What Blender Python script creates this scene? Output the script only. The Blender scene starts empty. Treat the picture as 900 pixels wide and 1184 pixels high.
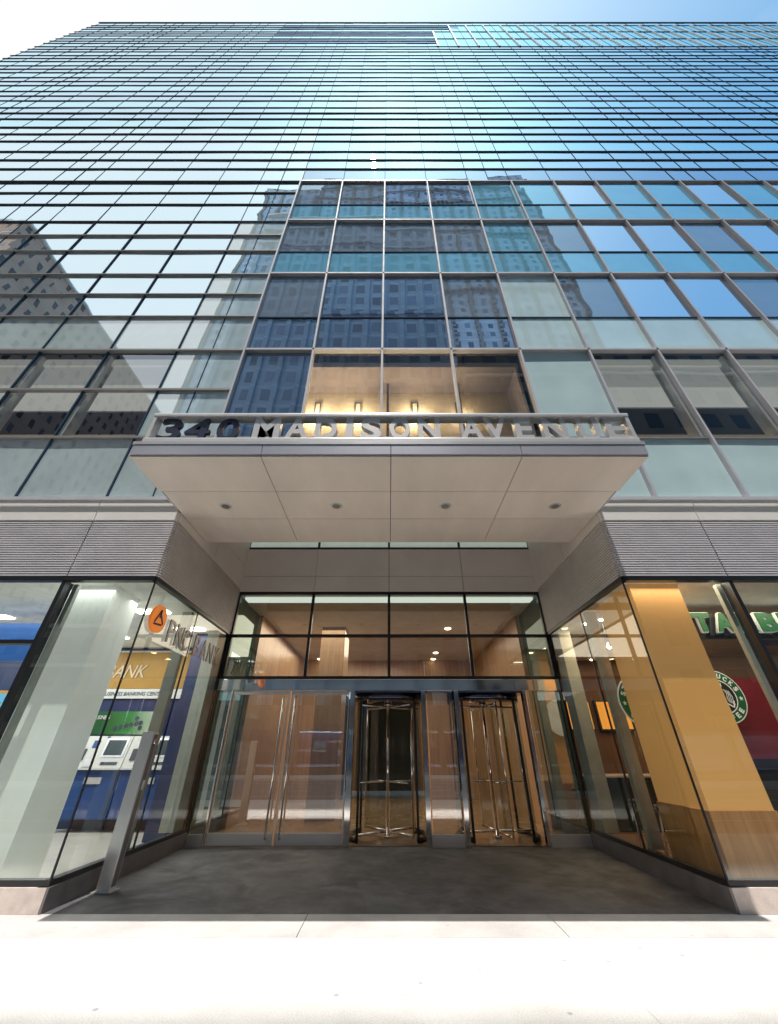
import bpy, bmesh, math, random
from mathutils import Vector, Matrix
R = math.radians
rnd = random.Random(7)
S = bpy.context.scene
COL = S.collection

# ------------------------------------------------------------------ camera model
F, TH, CZ = 438.0, R(32.4), 1.6
ct, st = math.cos(TH), math.sin(TH)
def ray(px, py):
    x, v = px-450.0, 592.0-py
    return x, F*ct - v*st, v*ct + F*st
def zy(py, Y):                       # height of a photo row on the frontal plane Y
    _, f, u = ray(450, py); return CZ + u/f*Y
def xy(px, z, Y):                    # x of a photo column at height z on plane Y
    return (px-450)*(Y*ct+(z-CZ)*st)/F

# ------------------------------------------------------------------ helpers
def link(o): COL.objects.link(o); return o
def tag(o, label=None, cat=None, group=None, kind=None):
    if label: o['label'] = label
    if cat: o['category'] = cat
    if group: o['group'] = group
    if kind: o['kind'] = kind
    return o
def empty(name, loc=(0, 0, 0), rz=0):
    o = bpy.data.objects.new(name, None); o.location = loc; o.rotation_euler = (0, 0, rz)
    o.empty_display_size = .2
    return link(o)
def obj(name, bm, mats, parent=None, smooth=False):
    me = bpy.data.meshes.new(name); bm.to_mesh(me); bm.free()
    if not isinstance(mats, (list, tuple)): mats = [mats]
    for m in mats: me.materials.append(m)
    if smooth:
        for p in me.polygons: p.use_smooth = True
    o = bpy.data.objects.new(name, me)
    if parent: o.parent = parent
    return link(o)
def B(): return bmesh.new()
def box(bm, x0, x1, y0, y1, z0, z1, mi=0):
    vs = [bm.verts.new(p) for p in ((x0,y0,z0),(x1,y0,z0),(x1,y1,z0),(x0,y1,z0),(x0,y0,z1),(x1,y0,z1),(x1,y1,z1),(x0,y1,z1))]
    for f in ((0,3,2,1),(4,5,6,7),(0,1,5,4),(1,2,6,5),(2,3,7,6),(3,0,4,7)):
        bm.faces.new([vs[i] for i in f]).material_index = mi
    return vs
def quad(bm, pts, mi=0):
    f = bm.faces.new([bm.verts.new(p) for p in pts]); f.material_index = mi; return f
def bbox(x0, x1, y0, y1, z0, z1, bev=.01):
    bm = B(); box(bm, x0, x1, y0, y1, z0, z1)
    bmesh.ops.bevel(bm, geom=bm.edges[:], offset=bev, segments=2, affect='EDGES', profile=.7)
    return bm
def tube(bm, pts, r, n=10, caps=True, mi=0):
    pts = [Vector(p) for p in pts]; rings = []
    for i, p in enumerate(pts):
        if i == 0: d = pts[1]-p
        elif i == len(pts)-1: d = p-pts[-2]
        else: d = (pts[i+1]-p).normalized()+(p-pts[i-1]).normalized()
        d.normalize()
        a = d.orthogonal() if abs(d.z) > .9 else d.cross(Vector((0, 0, 1)))
        a.normalize(); b = d.cross(a)
        rr = r[i] if isinstance(r, (list, tuple)) else r
        rings.append([bm.verts.new(p+rr*(math.cos(2*math.pi*k/n)*a+math.sin(2*math.pi*k/n)*b)) for k in range(n)])
    for i in range(len(rings)-1):
        A, C = rings[i], rings[i+1]
        best = min(range(n), key=lambda s: (A[0].co-C[s].co).length)
        for k in range(n):
            f = bm.faces.new((A[k], A[(k+1)%n], C[(k+1+best)%n], C[(k+best)%n])); f.material_index = mi; f.smooth = True
    if caps:
        bm.faces.new(rings[0][::-1]).material_index = mi; bm.faces.new(rings[-1]).material_index = mi
def disc(bm, c, r, z0, z1, n=28):   # vertical cylinder
    tube(bm, [(c[0], c[1], z0), (c[0], c[1], z1)], r, n)

# ------------------------------------------------------------------ materials
def newmat(name):
    m = bpy.data.materials.new(name); m.use_nodes = True
    nt = m.node_tree; nt.nodes.clear()
    o = nt.nodes.new('ShaderNodeOutputMaterial')
    return m, nt, o
def N(nt, t, **kw):
    n = nt.nodes.new(t)
    for k, v in kw.items():
        if k.startswith('i_'): n.inputs[k[2:].replace('_', ' ')].default_value = v
        else: setattr(n, k, v)
    return n
def c4(c): return (c[0], c[1], c[2], 1)
def surf(name, col, rough=.5, metal=0., var=.12, scale=3., bump=0., bscale=60., emis=None, es=0., spec=.5, stretch=None, col2=None):
    m, nt, o = newmat(name); L = nt.links
    tc = N(nt, 'ShaderNodeTexCoord'); mp = N(nt, 'ShaderNodeMapping')
    if stretch: mp.inputs['Scale'].default_value = stretch
    L.new(tc.outputs['Object'], mp.inputs['Vector'])
    nz = N(nt, 'ShaderNodeTexNoise', i_Scale=scale, i_Detail=6., i_Roughness=.6); L.new(mp.outputs[0], nz.inputs['Vector'])
    cr = N(nt, 'ShaderNodeValToRGB'); L.new(nz.outputs['Fac'], cr.inputs['Fac'])
    lo = col2 or [c*(1-var) for c in col]; hi = [min(1, c*(1+var)) for c in col]
    cr.color_ramp.elements[0].position = .3; cr.color_ramp.elements[1].position = .7
    cr.color_ramp.elements[0].color = c4(lo); cr.color_ramp.elements[1].color = c4(hi)
    p = N(nt, 'ShaderNodeBsdfPrincipled'); L.new(cr.outputs[0], p.inputs['Base Color'])
    p.inputs['Metallic'].default_value = metal; p.inputs['Specular IOR Level'].default_value = spec
    mr = N(nt, 'ShaderNodeMapRange'); mr.inputs['To Min'].default_value = max(.02, rough*.8); mr.inputs['To Max'].default_value = min(1, rough*1.25)
    L.new(nz.outputs['Fac'], mr.inputs['Value']); L.new(mr.outputs[0], p.inputs['Roughness'])
    if bump:
        n2 = N(nt, 'ShaderNodeTexNoise', i_Scale=bscale, i_Detail=5.); L.new(mp.outputs[0], n2.inputs['Vector'])
        bp = N(nt, 'ShaderNodeBump', i_Strength=bump, i_Distance=.01); L.new(n2.outputs['Fac'], bp.inputs['Height']); L.new(bp.outputs[0], p.inputs['Normal'])
    if es:
        p.inputs['Emission Color'].default_value = c4(emis or col); p.inputs['Emission Strength'].default_value = es
    L.new(p.outputs[0], o.inputs[0])
    return m
def glass(name, base, tint, refl=.2, clear=False, wav=.5, rough=.004, var=.08, ior=1.5, band=None):
    """clear: see-through pane; else a pane with an opaque coloured backing"""
    m, nt, o = newmat(name); L = nt.links
    tc = N(nt, 'ShaderNodeTexCoord')
    nz = N(nt, 'ShaderNodeTexNoise', i_Scale=.55, i_Detail=1.5); L.new(tc.outputs['Object'], nz.inputs['Vector'])
    bp = N(nt, 'ShaderNodeBump', i_Strength=wav, i_Distance=.02); L.new(nz.outputs['Fac'], bp.inputs['Height'])
    gl = N(nt, 'ShaderNodeBsdfGlossy'); gl.inputs['Color'].default_value = c4(tint); gl.inputs['Roughness'].default_value = rough
    L.new(bp.outputs[0], gl.inputs['Normal'])
    ge = N(nt, 'ShaderNodeNewGeometry'); dp = N(nt, 'ShaderNodeVectorMath', operation='DOT_PRODUCT')
    L.new(ge.outputs['Normal'], dp.inputs[0]); L.new(ge.outputs['Incoming'], dp.inputs[1])
    ab = N(nt, 'ShaderNodeMath', operation='ABSOLUTE'); L.new(dp.outputs['Value'], ab.inputs[0])
    sb_ = N(nt, 'ShaderNodeMath', operation='SUBTRACT', use_clamp=True); sb_.inputs[0].default_value = 1; L.new(ab.outputs[0], sb_.inputs[1])
    fr = N(nt, 'ShaderNodeMath', operation='POWER'); L.new(sb_.outputs[0], fr.inputs[0]); fr.inputs[1].default_value = 5
    mr = N(nt, 'ShaderNodeMapRange'); mr.inputs['To Min'].default_value = refl; mr.inputs['To Max'].default_value = 1
    L.new(fr.outputs[0], mr.inputs['Value'])
    if clear:
        a = N(nt, 'ShaderNodeBsdfTransparent'); a.inputs['Color'].default_value = c4(base)
    else:
        a = N(nt, 'ShaderNodeBsdfDiffuse')
        n2 = N(nt, 'ShaderNodeTexNoise', i_Scale=.8, i_Detail=4.); L.new(tc.outputs['Object'], n2.inputs['Vector'])
        cr = N(nt, 'ShaderNodeValToRGB'); L.new(n2.outputs['Fac'], cr.inputs['Fac'])
        cr.color_ramp.elements[0].position = .35; cr.color_ramp.elements[1].position = .65
        cr.color_ramp.elements[0].color = c4([c*(1-var) for c in base]); cr.color_ramp.elements[1].color = c4([c*(1+var) for c in base])
        L.new(cr.outputs[0], a.inputs['Color'])
    mx = N(nt, 'ShaderNodeMixShader'); L.new(mr.outputs[0], mx.inputs[0]); L.new(a.outputs[0], mx.inputs[1]); L.new(gl.outputs[0], mx.inputs[2])
    L.new(mx.outputs[0], o.inputs[0])
    return m
def emit(name, col, s):
    m, nt, o = newmat(name)
    e = N(nt, 'ShaderNodeEmission'); e.inputs[0].default_value = c4(col); e.inputs[1].default_value = s
    nt.links.new(e.outputs[0], o.inputs[0]); return m
def facade_mat(name, wall, pane, sx, sz, wx, wz, ox=0., oz=0., brick=None):
    """masonry with a regular grid of recessed-looking dark window openings (for the far buildings across the street)"""
    m, nt, o = newmat(name); L = nt.links
    g = N(nt, 'ShaderNodeNewGeometry'); sp = N(nt, 'ShaderNodeSeparateXYZ'); L.new(g.outputs['Position'], sp.inputs[0])
    sn = N(nt, 'ShaderNodeSeparateXYZ'); L.new(g.outputs['Normal'], sn.inputs[0])
    def M(op, a, b=None, c=None):
        n = N(nt, 'ShaderNodeMath', operation=op)
        for i, v in enumerate((a, b, c)):
            if v is None: continue
            if isinstance(v, (int, float)): n.inputs[i].default_value = v
            else: L.new(v, n.inputs[i])
        return n.outputs[0]
    h = M('ADD', sp.outputs['X'], sp.outputs['Y'])
    fx = M('FRACT', M('DIVIDE', M('ADD', h, ox+1000), sx)); fz = M('FRACT', M('DIVIDE', M('ADD', sp.outputs['Z'], oz), sz))
    wxn = M('COMPARE', fx, .5, wx/2); wzn = M('COMPARE', fz, .5, wz/2)
    up = M('LESS_THAN', sn.outputs['Z'], .5)
    win = M('MULTIPLY', M('MULTIPLY', wxn, wzn), up)
    fl = M('COMPARE', fz, .5, .03)
    cb = N(nt, 'ShaderNodeCombineXYZ'); L.new(M('FLOOR', M('DIVIDE', M('ADD', h, ox+1000), sx)), cb.inputs[0]); L.new(M('FLOOR', M('DIVIDE', M('ADD', sp.outputs['Z'], oz), sz)), cb.inputs[1])
    wn = N(nt, 'ShaderNodeTexWhiteNoise'); L.new(cb.outputs[0], wn.inputs['Vector'])
    pm = N(nt, 'ShaderNodeMix', data_type='RGBA'); L.new(wn.outputs['Value'], pm.inputs[0]); pm.inputs[6].default_value = c4(pane); pm.inputs[7].default_value = c4([c*3+.03 for c in pane])
    nz = N(nt, 'ShaderNodeTexNoise', i_Scale=.25, i_Detail=8.); L.new(g.outputs['Position'], nz.inputs['Vector'])
    cr = N(nt, 'ShaderNodeValToRGB'); L.new(nz.outputs['Fac'], cr.inputs['Fac'])
    cr.color_ramp.elements[0].color = c4([c*.6 for c in wall]); cr.color_ramp.elements[1].color = c4([min(1, c*1.35) for c in wall])
    wallc = cr.outputs[0]
    band = M('COMPARE', fz, .93, .05)
    bm_ = N(nt, 'ShaderNodeMix', data_type='RGBA'); L.new(band, bm_.inputs[0]); L.new(wallc, bm_.inputs[6]); bm_.inputs[7].default_value = c4(brick or [c*1.25 for c in wall])
    mx = N(nt, 'ShaderNodeMix', data_type='RGBA'); L.new(win, mx.inputs[0]); L.new(bm_.outputs[2], mx.inputs[6]); L.new(pm.outputs[2], mx.inputs[7])
    p = N(nt, 'ShaderNodeBsdfPrincipled'); L.new(mx.outputs[2], p.inputs['Base Color'])
    rg = N(nt, 'ShaderNodeMapRange'); rg.inputs['To Min'].default_value = .85; rg.inputs['To Max'].default_value = .15; L.new(win, rg.inputs['Value']); L.new(rg.outputs[0], p.inputs['Roughness'])
    bp = N(nt, 'ShaderNodeBump', i_Strength=.6, i_Distance=.2, invert=True); L.new(win, bp.inputs['Height']); L.new(bp.outputs[0], p.inputs['Normal'])
    L.new(p.outputs[0], o.inputs[0]); return m
def ground_mat(name, lo, hi, cell=None, scale=.7, rough=.75, bump=.25, off=(0, 0), spots=.0, stain=None):
    """concrete or asphalt; cell=(w,d) cuts tooled joints; stain = darker blotches"""
    m, nt, o = newmat(name); L = nt.links
    g = N(nt, 'ShaderNodeNewGeometry')
    n1 = N(nt, 'ShaderNodeTexNoise', i_Scale=scale, i_Detail=9., i_Roughness=.65); L.new(g.outputs['Position'], n1.inputs['Vector'])
    cr = N(nt, 'ShaderNodeValToRGB'); L.new(n1.outputs['Fac'], cr.inputs['Fac'])
    cr.color_ramp.elements[0].position = .32; cr.color_ramp.elements[1].position = .68
    cr.color_ramp.elements[0].color = c4(lo); cr.color_ramp.elements[1].color = c4(hi)
    n2 = N(nt, 'ShaderNodeTexNoise', i_Scale=90., i_Detail=4.); L.new(g.outputs['Position'], n2.inputs['Vector'])
    r2 = N(nt, 'ShaderNodeMapRange'); r2.inputs['From Min'].default_value = .3; r2.inputs['From Max'].default_value = .7; r2.inputs['To Min'].default_value = .82; r2.inputs['To Max'].default_value = 1.12
    L.new(n2.outputs['Fac'], r2.inputs['Value'])
    mu = N(nt, 'ShaderNodeMix', data_type='RGBA', blend_type='MULTIPLY'); mu.inputs[0].default_value = 1; L.new(cr.outputs[0], mu.inputs[6]); L.new(r2.outputs[0], mu.inputs[7])
    out = mu.outputs[2]
    if spots:      # chewing gum and grime spots
        v = N(nt, 'ShaderNodeTexVoronoi', i_Scale=3.3, i_Randomness=1.); L.new(g.outputs['Position'], v.inputs['Vector'])
        s = N(nt, 'ShaderNodeMapRange'); s.inputs['From Min'].default_value = .05; s.inputs['From Max'].default_value = .09; s.inputs['To Min'].default_value = spots; s.inputs['To Max'].default_value = 0
        L.new(v.outputs['Distance'], s.inputs['Value'])
        mm = N(nt, 'ShaderNodeMix', data_type='RGBA'); L.new(s.outputs[0], mm.inputs[0]); L.new(out, mm.inputs[6]); mm.inputs[7].default_value = c4([c*.3 for c in lo]); out = mm.outputs[2]
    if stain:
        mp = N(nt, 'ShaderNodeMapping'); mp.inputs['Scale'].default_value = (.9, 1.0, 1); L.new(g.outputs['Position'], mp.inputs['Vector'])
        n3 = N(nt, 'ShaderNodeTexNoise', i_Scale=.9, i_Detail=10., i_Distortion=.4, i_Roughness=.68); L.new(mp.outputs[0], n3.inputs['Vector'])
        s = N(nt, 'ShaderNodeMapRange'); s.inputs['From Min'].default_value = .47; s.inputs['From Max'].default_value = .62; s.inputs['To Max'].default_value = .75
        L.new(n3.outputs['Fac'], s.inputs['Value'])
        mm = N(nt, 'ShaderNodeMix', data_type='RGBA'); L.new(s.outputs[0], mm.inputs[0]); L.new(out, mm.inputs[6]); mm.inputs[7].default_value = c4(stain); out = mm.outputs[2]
    p = N(nt, 'ShaderNodeBsdfPrincipled'); L.new(out, p.inputs['Base Color']); p.inputs['Roughness'].default_value = rough
    bp = N(nt, 'ShaderNodeBump', i_Strength=bump, i_Distance=.006); L.new(n2.outputs['Fac'], bp.inputs['Height']); L.new(bp.outputs[0], p.inputs['Normal'])
    L.new(p.outputs[0], o.inputs[0]); return m
def wood_mat(name, a, b, rough=.3, axis=(6., 6., .35)):
    m, nt, o = newmat(name); L = nt.links
    tc = N(nt, 'ShaderNodeTexCoord'); mp = N(nt, 'ShaderNodeMapping'); mp.inputs['Scale'].default_value = axis; L.new(tc.outputs['Object'], mp.inputs[0])
    nz = N(nt, 'ShaderNodeTexNoise', i_Scale=2.2, i_Detail=8., i_Distortion=.8); L.new(mp.outputs[0], nz.inputs['Vector'])
    cr = N(nt, 'ShaderNodeValToRGB'); L.new(nz.outputs['Fac'], cr.inputs['Fac']); cr.color_ramp.elements[0].position = .3; cr.color_ramp.elements[1].position = .7
    cr.color_ramp.elements[0].color = c4(a); cr.color_ramp.elements[1].color = c4(b)
    p = N(nt, 'ShaderNodeBsdfPrincipled'); L.new(cr.outputs[0], p.inputs['Base Color']); p.inputs['Roughness'].default_value = rough
    L.new(p.outputs[0], o.inputs[0]); return m

M = {}
# tower glass
M['vis_left'] = glass('mirror_glass_pale', (.30,.38,.42), (.78,.92,.98), refl=.84, wav=.32)
M['vis_mirror'] = glass('mirror_glass_blue', (.05,.08,.12), (.80,.90,1.), refl=.75, wav=.30)
M['vis_up'] = glass('mirror_glass_high', (.10,.20,.28), (.70,.86,.98), refl=.78, wav=.12)
M['vis_grey'] = glass('glass_over_grey_blind', (.18,.21,.25), (.70,.85,.97), refl=.30, wav=.25)
M['vis_dark'] = glass('dark_blue_glass', (.06,.10,.18), (.70,.84,1.), refl=.55, wav=.25)
M['teal'] = glass('spandrel_glass_teal', (.62,.80,.82), (.80,.92,1.), refl=.13, wav=.08)
M['teal_deep'] = glass('spandrel_glass_deep_teal', (.16,.46,.62), (.62,.86,1.), refl=.36, wav=.2)
M['sp_left'] = glass('spandrel_glass_pale', (.60,.74,.74), (.95,.98,1.), refl=.36, wav=.10)
M['sp_up'] = glass('spandrel_glass_sky', (.12,.36,.46), (.68,.92,1.), refl=.78, wav=.07)
M['pent'] = glass('penthouse_glass', (.30,.62,.72), (.62,.92,1.), refl=.5, wav=.05)
M['shade_dark'] = glass('dusky_top_glass', (.10,.13,.2), (.42,.52,.72), refl=.35, wav=.05)
M['clear_up'] = glass('clear_office_glass', (.86,.88,.88), (.78,.87,1.), refl=.24, clear=True, wav=.22)
M['shop_glass'] = glass('clear_shop_glass', (.90,.95,.93), (.95,1.,1.), refl=.12, clear=True, wav=.02)
M['door_glass'] = glass('clear_door_glass', (.86,.89,.86), (.96,1.,1.), refl=.17, clear=True, wav=.05)
M['leaf_glass'] = glass('clear_leaf_glass', (.86,.89,.86), (1.,1.,1.), refl=.40, clear=True, wav=.06)
M['wing_glass'] = glass('clear_wing_glass', (.66,.70,.68), (1.,1.,1.), refl=.12, clear=True, wav=.03)
M['green_glass'] = glass('dark_green_glass', (.035,.07,.055), (.8,.95,.9), refl=.12, wav=.02)
# metals
M['silver'] = surf('silver_mullion', (.56,.55,.58), .6, .0, .05, spec=.25)
M['fin'] = surf('dark_fin', (.085,.095,.115), .7, .0, .2, spec=.12)
M['fin_grey'] = surf('bronze_grey_fin', (.34,.32,.31), .45, .4, .1)
M['thin'] = surf('dark_thin_mullion', (.05,.085,.13), .8, .0, spec=.05)
M['white_frame'] = surf('white_frame', (.75,.73,.76), .4)
M['chrome'] = surf('polished_steel', (.80,.78,.78), .07, 1., .04)
M['chrome_soft'] = surf('brushed_steel', (.80,.78,.77), .30, .6, .03, scale=1.5)
M['steel_letter'] = surf('satin_steel', (.86,.82,.80), .30, .45, .02, scale=.8)
M['chrome_dark'] = surf('dark_polished_steel', (.10,.11,.16), .12, 1., .1)
M['numeral_reflect'] = surf('steel_numeral_reflecting_dark', (.035,.045,.085), .35, .3, .05)  # steel numerals: their dark reflection is put into the colour
M['soffit'] = surf('soffit_panel', (.90,.79,.69), .42, .0, .09, scale=1.1, stretch=(1,.35,1))
M['fascia'] = surf('fascia_metal', (.66,.64,.70), .3, .5, .05, scale=.8)
M['panel'] = surf('warm_grey_metal_panel', (.88,.80,.74), .45, .0, .06, scale=.8)
M['louvre'] = surf('louvre_metal', (.76,.72,.74), .42, .1, .08, scale=2)
M['louvre_in'] = surf('louvre_metal_shaded', (.78,.72,.69), .45, .0, .08, scale=2)  # recess copy of the louvre metal, toned for the shade there
M['stone'] = surf('pale_band_metal', (.90,.85,.79), .5, 0., .05, scale=1.2)
M['black'] = surf('black_frame', (.012,.013,.016), .35)
M['gap'] = surf('dark_joint', (.01,.01,.01), .8)
M['plinth'] = surf('granite_plinth', (.70,.60,.54), .45, 0., .12, scale=9, bump=.2)
M['plinth_in'] = surf('dark_metal_plinth', (.20,.18,.18), .35, .2, .2, scale=4)
# inside
M['plaster'] = surf('white_plaster', (.80,.80,.74), .8)
M['column_white'] = surf('pale_column', (.80,.82,.76), .6, var=.03, es=.22)  # own glow added to brighten the column
M['column_tan'] = surf('tan_column', (.66,.33,.10), .45, var=.05, scale=.9, es=.30)  # glow put into the material so the tan faces look lit
M['post_green'] = surf('grey_green_post', (.34,.36,.32), .5)
M['floor_in'] = surf('pale_stone_floor', (.55,.52,.46), .3)
M['floor_lobby'] = surf('warm_stone_floor', (.40,.27,.16), .18, var=.15)
M['wood'] = wood_mat('amber_wood', (.34,.21,.12), (.50,.33,.19))
M['wood_deep'] = wood_mat('deep_wood', (.40,.17,.05), (.55,.27,.10))
M['wood_pale'] = wood_mat('pale_wood', (.55,.36,.16), (.68,.47,.24))
M['lobby_ceiling'] = surf('lobby_ceiling', (.58,.54,.48), .7)
M['dark_room'] = surf('dark_room', (.035,.03,.028), .8)
M['brown_room'] = surf('brown_room', (.12,.055,.022), .7)
M['blind'] = surf('roller_blind', (.74,.74,.67), .85, var=.03, es=.30)  # own glow stands for daylight coming through the blind
M['office_dark'] = surf('office_interior', (.26,.22,.21), .8, es=.10)  # faint glow put in to lighten the dark rooms
M['warm_wall'] = surf('warm_wall', (.74,.64,.48), .8)
M['navy'] = surf('navy_panel', (.003,.016,.075), .4, var=.1)
M['blue'] = surf('blue_panel', (.006,.05,.2), .35, var=.1)
M['royal'] = surf('royal_blue_panel', (.008,.09,.33), .4, var=.15, es=.12)  # faint glow put into the panel to brighten its blue
M['gold'] = surf('gold_panel', (.36,.19,.02), .45, var=.06)
M['white'] = surf('white_panel', (.60,.60,.57), .4, var=.03)
M['ad_green'] = surf('green_poster', (.01,.22,.03), .4, col2=(.12,.50,.14), scale=.8)
def grad_mat():
    m, nt, o = newmat('green_to_white_poster'); L = nt.links
    g = N(nt, 'ShaderNodeTexCoord'); sp = N(nt, 'ShaderNodeSeparateXYZ'); L.new(g.outputs['Object'], sp.inputs[0])
    cr = N(nt, 'ShaderNodeMapRange'); cr.inputs['From Min'].default_value = -.9; cr.inputs['From Max'].default_value = 1.1; L.new(sp.outputs['X'], cr.inputs['Value'])
    nz = N(nt, 'ShaderNodeTexNoise', i_Scale=2., i_Detail=3.); L.new(g.outputs['Object'], nz.inputs['Vector'])
    ad = N(nt, 'ShaderNodeMath', operation='MULTIPLY_ADD'); L.new(nz.outputs['Fac'], ad.inputs[0]); ad.inputs[1].default_value = .3; L.new(cr.outputs[0], ad.inputs[2])
    rp = N(nt, 'ShaderNodeValToRGB'); L.new(ad.outputs[0], rp.inputs[0]); e = rp.color_ramp.elements
    e[0].position = .2; e[0].color = (.004,.07,.01,1); e[1].position = 1.; e[1].color = (.45,.50,.42,1); n = e.new(.6); n.color = (.03,.18,.04,1)
    p = N(nt, 'ShaderNodeBsdfPrincipled'); p.inputs['Roughness'].default_value = .4; L.new(rp.outputs[0], p.inputs['Base Color']); L.new(p.outputs[0], o.inputs[0]); return m
M['ad_grad'] = grad_mat()
M['orange'] = surf('orange_disc', (.95,.22,.01), .4, emis=(1,.25,.02), es=.35)
M['lettergrey'] = surf('grey_sign_letter', (.20,.17,.17), .3, .8)
M['letterpale'] = surf('pale_letter', (.58,.48,.33), .5)
M['ink'] = surf('ink', (.03,.04,.07), .5)
M['screen'] = surf('screen', (.06,.075,.07), .12)
M['sb_green'] = surf('green_letter', (.004,.085,.022), .4, emis=(.01,.2,.05), es=.12)
M['sb_white'] = surf('white_letter_edge', (.82,.84,.82), .5, es=.15)
M['logo_black'] = surf('logo_black', (.01,.012,.01), .5)
M['sb_red'] = surf('dark_red', (.20,.008,.012), .4)
M['lamp_warm'] = emit('warm_lamp', (1,.72,.38), 14)
M['lamp_white'] = emit('white_lamp', (1,.97,.90), 9)
M['lamp_panel'] = emit('white_ceiling_lamp', (.86,.95,.84), .95)
M['menu'] = emit('orange_menu', (1,.36,.05), 1.0)
M['spotglass'] = surf('downlight_lens', (.22,.20,.18), .2)
M['clerestory'] = surf('glowing_frosted_glass', (.62,.74,.66), .3, es=.35)  # own glow stands for the lit interior behind the glass
# outside ground
M['walk'] = ground_mat('sidewalk_concrete', (.66,.63,.60), (.88,.85,.82), spots=.55)
M['strip'] = ground_mat('sidewalk_strip_concrete', (.52,.49,.48), (.70,.67,.65), scale=1.3, spots=.25)
M['recess_floor'] = ground_mat('recess_concrete', (.075,.075,.085), (.23,.225,.24), scale=.9, stain=(.035,.037,.046), rough=.6)  # dark base also stands for the canopy shadow edge; blotches are stains
M['road'] = ground_mat('asphalt', (.24,.23,.225), (.36,.34,.33), scale=1.5)
M['paint'] = surf('road_paint', (.75,.73,.68), .6)
M['curb'] = ground_mat('curb_granite', (.30,.29,.28), (.42,.41,.40))

def fitted_text(body, w, h, ext=.02, bold=0.0, shear=0.):
    """mesh of a word, scaled to w x h metres, standing in the XZ plane, reading from -Y, lower left corner at the origin"""
    cu = bpy.data.curves.new('t', 'FONT'); cu.body = body; cu.extrude = .05; cu.offset = bold; cu.resolution_u = 4; cu.shear = shear
    o = bpy.data.objects.new('t', cu); link(o)
    bpy.context.view_layer.update()
    me = bpy.data.meshes.new_from_object(o.evaluated_get(bpy.context.evaluated_depsgraph_get()))
    bm = B(); bm.from_mesh(me)
    bpy.data.objects.remove(o); bpy.data.curves.remove(cu); bpy.data.meshes.remove(me)
    xs = [v.co.x for v in bm.verts]; ys = [v.co.y for v in bm.verts]
    x0, x1, y0, y1 = min(xs), max(xs), min(ys), max(ys)
    for v in bm.verts:
        v.co = Vector(((v.co.x-x0)/(x1-x0)*w, -v.co.z/.05*ext, (v.co.y-y0)/(y1-y0)*h))
    bmesh.ops.recalc_face_normals(bm, faces=bm.faces)
    return bm
def moved(bm, loc, rz=0):
    bmesh.ops.transform(bm, matrix=Matrix.Translation(loc) @ Matrix.Rotation(rz, 4, 'Z'), verts=bm.verts); return bm

# ------------------------------------------------------------------ main dimensions
FY = 6.27          # street face of the tower
BY = 9.93          # back wall of the entrance recess
HW = 4.1           # half width of the recess
ZP, ZG, ZL, ZB, Z0 = .26, 4.135, 5.36, 5.88, 10.66
FH = 4.0
BAY = 1.83
BOXL = -3.84       # left edge of the projecting glass box
XL, XR = BOXL-15*BAY, BOXL+25*BAY
ZTOP = Z0+14.5*FH

# ================================================================== GROUND
bm = B(); quad(bm, [(-900,-900,-.16),(900,-900,-.16),(900,900,-.16),(-900,900,-.16)]); tag(obj('ground', bm, M['road']), kind='structure')
bm = B(); quad(bm, [(-400,-13.4,-.13),(400,-13.4,-.13),(400,.9,-.13),(-400,.9,-.13)]); tag(obj('road', bm, M['road']), kind='structure')
bm = B()
for yl in (-2.0, -10.6):
    quad(bm, [(-300,yl,-.126),(300,yl,-.126),(300,yl+.12,-.126),(-300,yl+.12,-.126)])
for i in range(-22, 22):
    for yl in (-5.0, -7.8):
        quad(bm, [(i*7,yl,-.126),(i*7+3,yl,-.126),(i*7+3,yl+.12,-.126),(i*7,yl+.12,-.126)])
tag(obj('road_markings', bm, M['paint']), kind='structure')
# near pavement: slabs cut by real joints
bm = B(); box(bm, -200, 200, .9, 11.2, -.158, -.012); tag(obj('pavement_bed', bm, M['gap']), kind='structure')
bm = B(); box(bm, -200, 200, .88, 1.04, -.15, .004); tag(obj('curb', bm, M['curb']), kind='structure')
bm = B()
xs = [-59.3]
while xs[-1] < 60: xs.append(xs[-1]+1.53)
def slab(bm, x0, x1, y0, y1, z=0.0, g=.005):
    box(bm, x0+g, x1-g, y0+g, y1-g, -.05, z)
for i in range(0, len(xs)-4, 4):
    for y0, y1 in ((1.05, 3.3), (3.3, 5.6)):
        slab(bm, xs[i]+.0, xs[i+4]+.0, y0, y1, 0, .0015)
tag(obj('pavement', bm, M['walk']), kind='structure')
bm = B()
for x0, x1 in ((-60,-4.55),(-4.55,-.95),(-.95,1.85),(1.85,4.75),(4.75,60)): slab(bm, x0, x1, 5.6, FY, 0, .004)
tag(obj('pavement_strip', bm, M['strip']), kind='structure')
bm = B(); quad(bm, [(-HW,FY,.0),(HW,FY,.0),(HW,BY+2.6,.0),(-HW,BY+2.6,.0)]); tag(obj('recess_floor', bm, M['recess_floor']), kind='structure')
# far pavement
bm = B(); box(bm, -200, 200, -18.3, -13.4, -.15, 0.0); tag(obj('far_pavement', bm, M['walk']), kind='structure')

# ================================================================== TOWER
T = empty('office_tower', (0, FY, 0))
tag(T, 'glass and steel office tower with a recessed entrance under a metal canopy', 'office building')
def part(name, bm, mat, parent=None, label=None, smooth=False, kind=None):
    """part of the tower given in world coordinates"""
    p = parent or T
    o = obj(name, bm, mat, p, smooth)
    off = Vector((0, FY, 0))
    for v in o.data.vertices: v.co -= off
    if label: o['label'] = label
    if kind: o['kind'] = kind
    return o

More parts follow.
